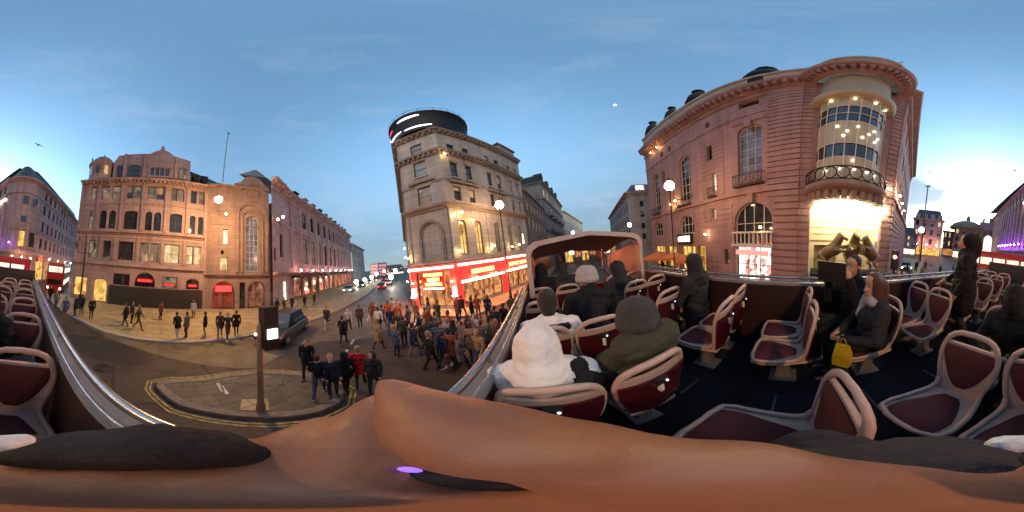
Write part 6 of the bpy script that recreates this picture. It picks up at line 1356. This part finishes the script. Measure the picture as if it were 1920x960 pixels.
# ---- passengers
def seated(p, q, zh, name_label, coat, leg, head='hair', lean=0.0, turn=0.0, extra=(), s=1.0, hood=None, arms='lap', voxel=.011, hr=None, beanie=None, long_=False, pitch=-.08, scarf=None, hoodr=1.0, shd=.325, folds=.008):
    """zh = height of the crown above the deck; built facing +y on a seat at the origin"""
    sh = zh - shd
    pr = []
    for s_ in (-1, 1):
        pr += [((s_ * .09, 0, .50), .105, (s_ * .11, .40, .50), .075, 2), ((s_ * .11, .42, .48), .07, (s_ * .11, .42, .12), .05, 2), ((s_ * .11, .41, .05), .045, (s_ * .12, .56, .04), .04, 3)]
        s0 = (s_ * .20, lean, sh - .02)
        if arms == 'lap': el = (s_ * .28, .10 + lean, sh - .30); ha = (s_ * .09, .33 + lean * .5, .60)
        elif arms == 'up': el = (s_ * .22, .20 + lean, sh - .22); ha = (s_ * .15, .30 + lean, sh + .10)
        d = (Vector(ha) - Vector(el)).normalized()
        pr += [(s0, .078, el, .066, 1), (el, .062, ha, .046, 1), (ha, .033, tuple(Vector(ha) + d * .055), .035, 0)]
        b0 = Vector(ha) + d * .075
        for j, x in enumerate((-.027, -.009, .009, .027)):
            e = b0 + Vector((0, 0, x)) + d * (.045 if j in (1, 2) else .038) + Vector((-s_ * .0, .01, 0)); pr += [(tuple(b0 + Vector((0, 0, x))), .010, tuple(e), .009, 0), (tuple(e), .009, tuple(e + Vector((-s_ * .03, .012, 0))), .0075, 0)]
        pr += [(tuple(Vector(ha) + Vector((0, -.01, .03))), .012, tuple(Vector(ha) + d * .05 + Vector((0, -.02, .055))), .009, 0)]
    pr += [((-.08, -.01, .50), .135, (.08, -.01, .50), .135, 2), ((-.06, .0, .58), .15, (.06, .0, .58), .15, 1), ((0, lean * .5, .72), .165, (0, lean * .8, sh - .16), .165, 1), ((-.10, lean, sh - .12), .13, (.10, lean, sh - .12), .13, 1), ((-.165, lean, sh - .03), .085, (.165, lean, sh - .03), .085, 1), ((0, lean, sh), .06, (0, lean + .02, sh + .1), .055, 0), ((-.03, lean - .01, sh + .035), .085, (.03, lean - .01, sh + .035), .085, 1), ((-.10, lean - .01, sh + .005), .075, (.10, lean - .01, sh + .005), .075, 1)]
    hc = Vector((0, lean + .03, zh - .125)); fw = Vector((math.sin(-turn), math.cos(turn), pitch))
    pr += head_prims(hc, fwd=fw, long_=long_)
    cm = cloth(coat)
    if hood:
        b_ = -fw; pr += [(tuple(hc + Vector((0, 0, .05)) + b_ * .025), .112 * hoodr, tuple(hc + Vector((0, 0, -.06)) + b_ * .04), .118 * hoodr, 1), (tuple(hc + Vector((0, 0, -.13)) + b_ * .04), .12, tuple(Vector((0, lean - .04, sh + .02))), .15, 1), ((-.11, lean - .01, sh + .01), .09, (.11, lean - .01, sh + .01), .09, 1), (tuple(hc + Vector((0, 0, .06)) + fw * .02), .105, tuple(hc + Vector((0, 0, .0)) + fw * .03), .1, 1)]
    pr += list(extra)
    me = grow(pr, [skin, cm, cloth(leg), shoe, hr or hair_d, cloth('black'), scarf or cm], 'person', voxel, 5, folds)
    o = bpy.data.objects.new('person', me); C.objects.link(o); o.location = bus(p, q, DECK); o.rotation_euler = (0, 0, BUSROT); o.scale = (s, s, s)
    tag(o, name_label, 'person', 'passengers on the open top deck')
    rr_ = fw.normalized(); cx_ = rr_.cross(Vector((0, 0, 1))).normalized(); uz = cx_.cross(rr_)
    for s_ in (-1, 1):
        e_ = MB(); q_ = hc + cx_ * (.031 * s_) + rr_ * .084 + uz * .012; e_.ball(tuple(q_ - rr_ * .004), .0078, 8, 0); e_.build('eye', hair_d, o)
    if beanie:
        h = MB(); r_ = [(0.118, -.05), (.121, -.01), (.118, .04), (.097, .085), (.055, .112), (.004, .120)]
        h.lathe([(r_[0][0] + .006, -.055), (r_[0][0] + .010, -.02)] + r_[1:], (hc.x, hc.y - .012, hc.z + .02), 64); h.v = [(hc.x + (x - hc.x) * (1 + (.022 if (i_ // 1) % 2 else 0) * (1 if z < hc.z + .12 else .3)), hc.y - .012 + (y - hc.y + .012) * (1 + (.022 if i_ % 2 else 0)), z) for i_, (x, y, z) in enumerate(h.v)]; h.lathe([(.119, -.062), (.130, -.058), (.133, -.03), (.130, -.005), (.119, .0)], (hc.x, hc.y - .012, hc.z + .02), 40); b2_ = h.build('beanie', beanie, o)
    return o
beanie_g = mat('beanie_wool', (.045, .040, .042), .95, var=.25, vscale=40, bump=.9, bscale=90)
beanie_p = mat('beanie_pale', (.36, .32, .31), .95, var=.2, vscale=40, bump=.9, bscale=90)
white_j = mat('white_jacket', (.66, .60, .57), .7, var=.10, vscale=6, bump=.7, bscale=16)
CLOTH['snow'] = white_j
band_x = [((.17, -.10, .92), .06, (.24, .0, .80), .07, 5), ((.16, -.06, .98), .05, (.2, .1, .9), .05, 5)]
seated(-.065, .74, 1.20, 'person in white quilted jacket with the hood up, seat directly ahead of the hand', 'snow', 'navy', hood=True, extra=band_x, turn=-.15, hoodr=1.02, shd=.265, folds=.0055)
seated(.48, .74, 1.27, 'person in dark knit beanie and olive black coat beside the white hood', 'olive', 'black', beanie=beanie_g, turn=-.1, extra=[((-.12, -.06, 1.02), .1, (.12, -.06, 1.02), .1, 1)])
seated(.02, 1.42, 1.25, 'dark haired person in white jacket by the left rail, second row ahead', 'snow', 'charcoal', extra=[((-.14, -.1, .92), .03, (.14, -.1, .92), .03, 5)], hr=hair_d)
seated(.50, 1.66, 1.34, 'broad person in black coat wearing a pale beanie, leaning left two rows ahead', 'black', 'black', beanie=beanie_p, turn=1.0, lean=.08, s=1.03)
seated(.0, 2.9, 1.36, 'hooded person in black, left of the pair at the windscreen', 'black', 'black', hood=True)
seated(.40, 2.92, 1.38, 'dark haired person at the windscreen, right of the pair under the canopy', 'charcoal', 'black')
seated(1.2, 2.34, 1.29, 'person in grey hooded coat by the aisle near the canopy right side', 'charcoal', 'charcoal', hood=True, turn=.2)
seated(1.84, 1.3, 1.35, 'person in dark grey hood by the right rail near the lamp post', 'charcoal', 'charcoal', hood=True, turn=-.4)
man = seated(1.84, -.72, 1.40, 'dark haired person in black holding a black tablet up before the horse statues', 'black', 'black', arms='up', turn=.0)
seated(1.42, -.80, 1.27, 'person with long auburn hair in dark coat and pale scarf beside the tablet holder', 'charcoal', 'black', hr=hair_r, long_=True, turn=.25, extra=[((-.07, .06, .99), .055, (.07, .06, .99), .055, 6), ((.05, .09, .97), .045, (.08, .13, .80), .04, 6), ((-.02, -.05, 1.14), .09, (-.02, -.08, .93), .085, 4), ((-.05, .02, 1.2), .06, (-.07, .0, 1.0), .05, 4)], scarf=cloth('pale'))
man.rotation_euler.z += R(35)
seated(.32, -1.72, 1.25, 'person slumped in black jacket, dark hood over a bowed head, two rows behind', 'black', 'black', hr=hair_d, hood=True, lean=.08, pitch=-1.3)
tb = thing('tablet', 'black tablet held upright by the person in black', 'tablet', bus(1.60, -.38, DECK + 1.25), R(50))
m = MB(); m.box(-.15, .15, -.006, .006, -.11, .11); b_ = m.build('case', mat('tablet_black', (.01, .01, .011), .4), tb); b_.rotation_euler = (R(-8), 0, 0)
m = MB(); m.tube([(.0 + .035 * math.cos(t), -.008, .03 + .035 * math.sin(t)) for t in [2 * math.pi * k / 16 for k in range(17)]], .006, 5); m.build('emblem', mat('tablet_ring', (.2, .2, .2), .3), tb)
bag = thing('carrier_bag', 'bright yellow carrier bag hanging at the knees of the auburn haired person', 'bag', (*far(1580, 655, 1.27)[:2], 2.97), BUSROT + .9)
m = MB(); m.loft([[(-.07, -.04, 0), (.07, -.04, 0), (.07, .04, 0), (-.07, .04, 0)], [(-.075, -.05, .12), (.075, -.045, .12), (.07, .045, .12), (-.08, .04, .12)], [(-.055, -.012, .23), (.06, -.014, .23), (.055, .012, .23), (-.055, .014, .23)]], 0, True, True, False); m.build('bag_body', mat('yellow_plastic', (.50, .33, .015), .35, var=.15, vscale=12, bump=.6, bscale=20), bag)
m = MB(); m.tube([(-.03, 0, .22), (-.015, 0, .29), (.015, 0, .29), (.035, 0, .22)], .005, 5); m.build('handle', MATS['yellow_plastic'], bag); bag.scale = (1.05, 1.0, 1.15)
# standing passenger in the aisle
sp = grow(walker(stride=.05, swing=.02, coat=.62, hood=True, arms=((.22, 1.0), (0, .9))), [skin, cloth('black'), cloth('charcoal'), shoe, hair_d], 'person', .012, 5, .006)
o = bpy.data.objects.new('person', sp); C.objects.link(o); o.location = bus(1.28, -2.3, DECK); o.rotation_euler = (0, 0, R(-70)); o.scale = (1.35, 1.45, 1.05)
tag(o, 'tall passenger in a black hooded parka standing up on the deck', 'person', 'passengers on the open top deck')

# ------------------------------------------------------------------ the photographer: raised hand right under the lens
def cm(lon, h, z):   # camera frame, metres
    return Vector((h * math.sin(R(lon)), h * math.cos(R(lon)), z))
def tow(p): q = TILT @ Vector(p); return (q.x, q.y, q.z + CAMZ)
c = .01
T0 = cm(-43, 4.3 * c, -4.5 * c); TA = cm(-28, 2.75 * c, -4.4 * c); T1 = cm(-8, 2.2 * c, -4.6 * c); T2 = cm(25, 2.35 * c, -6.1 * c); T3 = cm(75, 1.9 * c, -7.5 * c); T4 = cm(105, 1.25 * c, -10 * c)
hp = [(T0, .0052, TA, .0108, 0), (TA, .0108, T1, .0125, 0), (T1, .0125, T2, .0132, 0), (T2, .0132, T3, .0160, 0), (T3, .016, T4, .021, 0)]
PC = Vector((0.002, -.004, -.102))
hp += [(cm(-60, 1.8 * c, -11.4 * c), .021, cm(110, .7 * c, -11.9 * c), .022, 0), (cm(180, .7 * c, -10.8 * c), .02, cm(115, .7 * c, -12 * c), .022, 0), (cm(-120, 2.2 * c, -10.9 * c), .021, cm(130, .7 * c, -11.9 * c), .022, 0), (cm(0, 1.4 * c, -11.6 * c), .02, cm(90, 1.9 * c, -11.6 * c), .024, 0)]
# index finger reaching out beyond the thumb, the others folded round the far side of the grip
for chain in ([(-52, 1.8, -9.6, .0125), (-54, 4.6, -8.9, .0115), (-50, 6.4, -9.3, .0105), (-47, 7.7, -9.9, .0085)],
              [(-95, 2.0, -9.8, .012), (-76, 4.2, -9.7, .0115), (-66, 5.4, -9.9, .0105), (-62, 6.2, -11.6, .009)],
              [(-135, 2.2, -10.0, .0115), (-112, 3.4, -10.0, .011), (-92, 3.8, -10.4, .0105), (-88, 4.4, -12.2, .009)],
              [(-175, 1.0, -10.4, .0105), (-170, 2.3, -10.8, .0095), (-168, 3.0, -11.8, .009), (-166, 3.2, -13.2, .0075)]):
    for (l0, h0, z0, r0), (l1, h1, z1, r1) in zip(chain, chain[1:]): hp.append((cm(l0, h0 * c, z0 * c), r0, cm(l1, h1 * c, z1 * c), r1, 0))
WR = cm(118, 1.75 * c, -13.4 * c); FA = cm(148, 7.2 * c, -27 * c); EL = cm(150, 13.5 * c, -46 * c)
hp += [(cm(112, 1.0 * c, -12 * c), .023, WR, .027, 0), (WR, .027, FA, .036, 0), (FA, .036, EL, .042, 0)]
hp = [(tow(a), ra, tow(b_), rb, k) for a, ra, b_, rb, k in hp]
shz = CAMZ - .62
SHR = Vector(bus(.16, -.06, shz)); NECK = Vector(bus(-.03, -.10, shz + .06)); HEAD = Vector(bus(-.05, -.10, shz + .19))
hp += [(tow(EL), .042, tuple(SHR), .05, 0), (tuple(SHR), .05, tuple(NECK), .05, 0), (tuple(NECK), .05, tuple(HEAD), .05, 0)]
hp += head_prims(tuple(HEAD), fwd=tuple(bus(0, 1, -.1)), s=.92, hair=1)
hand_skin = mat('hand_skin', (.235, .098, .052), .55, var=.14, vscale=35, bump=.12, bscale=130)
hm = grow(hp, [hand_skin, hair_d], 'person', .0028, 9)
ph = bpy.data.objects.new('person', hm); C.objects.link(ph); tag(ph, 'person holding the camera up, large blurred bare hand with raised thumb and dark sleeve', 'person', 'passengers on the open top deck')
sleeve = mat('dark_sleeve', (.030, .026, .029), .85, spec=.15, var=.25, vscale=9, bump=.9, bscale=35)
CU = WR + (FA - WR) * -.06
sl = [(tow(CU), .037, tow(FA), .06, 0), (tow(FA), .056, tow(EL), .06, 0), (tow(EL), .062, tuple(SHR), .075, 0)]
def bt(p, q, z): return tuple(bus(p, q, z))
sl += [(bt(-.17, -.05, shz - .02), .085, bt(.17, -.05, shz - .02), .085, 0), (bt(-.08, -.03, shz - .12), .14, bt(.08, -.03, shz - .12), .14, 0), (bt(0, -.02, DECK + .62), .16, bt(0, -.03, shz - .2), .16, 0), (bt(-.07, 0, DECK + .55), .14, bt(.07, 0, DECK + .55), .14, 0), (bt(-.2, -.05, shz - .03), .075, bt(-.2, .08, shz - .3), .062, 0), (bt(-.2, .08, shz - .3), .06, bt(-.08, .32, DECK + .62), .045, 0)]
jm = grow(sl, [sleeve, sleeve], 'jacket', .008, 4); jo = bpy.data.objects.new('jacket', jm); C.objects.link(jo); jo.parent = ph
tr = []
for s_ in (-1, 1): tr += [(bt(s_ * .08, .05, DECK + .5), .105, bt(s_ * .1, .44, DECK + .5), .078, 0), (bt(s_ * .1, .46, DECK + .48), .07, bt(s_ * .1, .44, DECK + .1), .05, 0), (bt(s_ * .1, .42, DECK + .045), .044, bt(s_ * .11, .56, DECK + .04), .04, 1)]
tm = grow(tr, [cloth('charcoal'), shoe], 'trousers', .012, 4); to = bpy.data.objects.new('trousers', tm); C.objects.link(to); to.parent = ph
m = MB(); m.cap(tow(cm(174, 8.3 * c, -19 * c)), .012, tow(cm(-172, 9.5 * c, -20 * c)), .008, 12); m.build('pale_cuff', mat('pale_cuff', (.55, .53, .54), .8, bump=.5, bscale=60), ph)
gp = thing('camera_grip', 'blurred black rubber camera grip resting on the palm, with a purple indicator light', 'camera grip', tow(cm(-122, 3.2 * c, -7.6 * c)))
G0 = Vector(gp.location)
m = MB(); ptsg = [cm(l, 3.35 * c, z * c) for l, z in ((-172, -9.8), (-150, -8.4), (-126, -7.9), (-108, -8.2), (-90, -9.4))]
for a, b_, ra, rb in zip(ptsg, ptsg[1:], (.006, .011, .0125, .011), (.011, .0125, .011, .006)): m.cap(tuple(Vector(tow(a)) - G0), ra, tuple(Vector(tow(b_)) - G0), rb, 14)
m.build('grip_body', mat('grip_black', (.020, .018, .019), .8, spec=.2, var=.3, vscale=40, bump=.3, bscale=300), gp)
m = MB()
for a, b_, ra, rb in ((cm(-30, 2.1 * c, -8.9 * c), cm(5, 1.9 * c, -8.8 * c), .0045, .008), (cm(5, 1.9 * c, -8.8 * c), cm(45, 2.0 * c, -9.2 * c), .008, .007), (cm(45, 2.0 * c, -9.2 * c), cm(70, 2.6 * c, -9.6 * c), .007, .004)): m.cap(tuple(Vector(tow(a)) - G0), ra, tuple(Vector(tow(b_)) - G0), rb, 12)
m.build('thumb_shade', MATS['grip_black'], gp)  # dark strip put in as the shade between thumb and palm
m = MB(); L_ = Vector(tow(cm(-36, 2.2 * c, -8.3 * c))) - G0; m.ball(tuple(L_), .0014, 10, 0, (1.5, 1, .7)); m.build('indicator_light', glow('indicator', (.22, .10, 1), 2.2), gp)
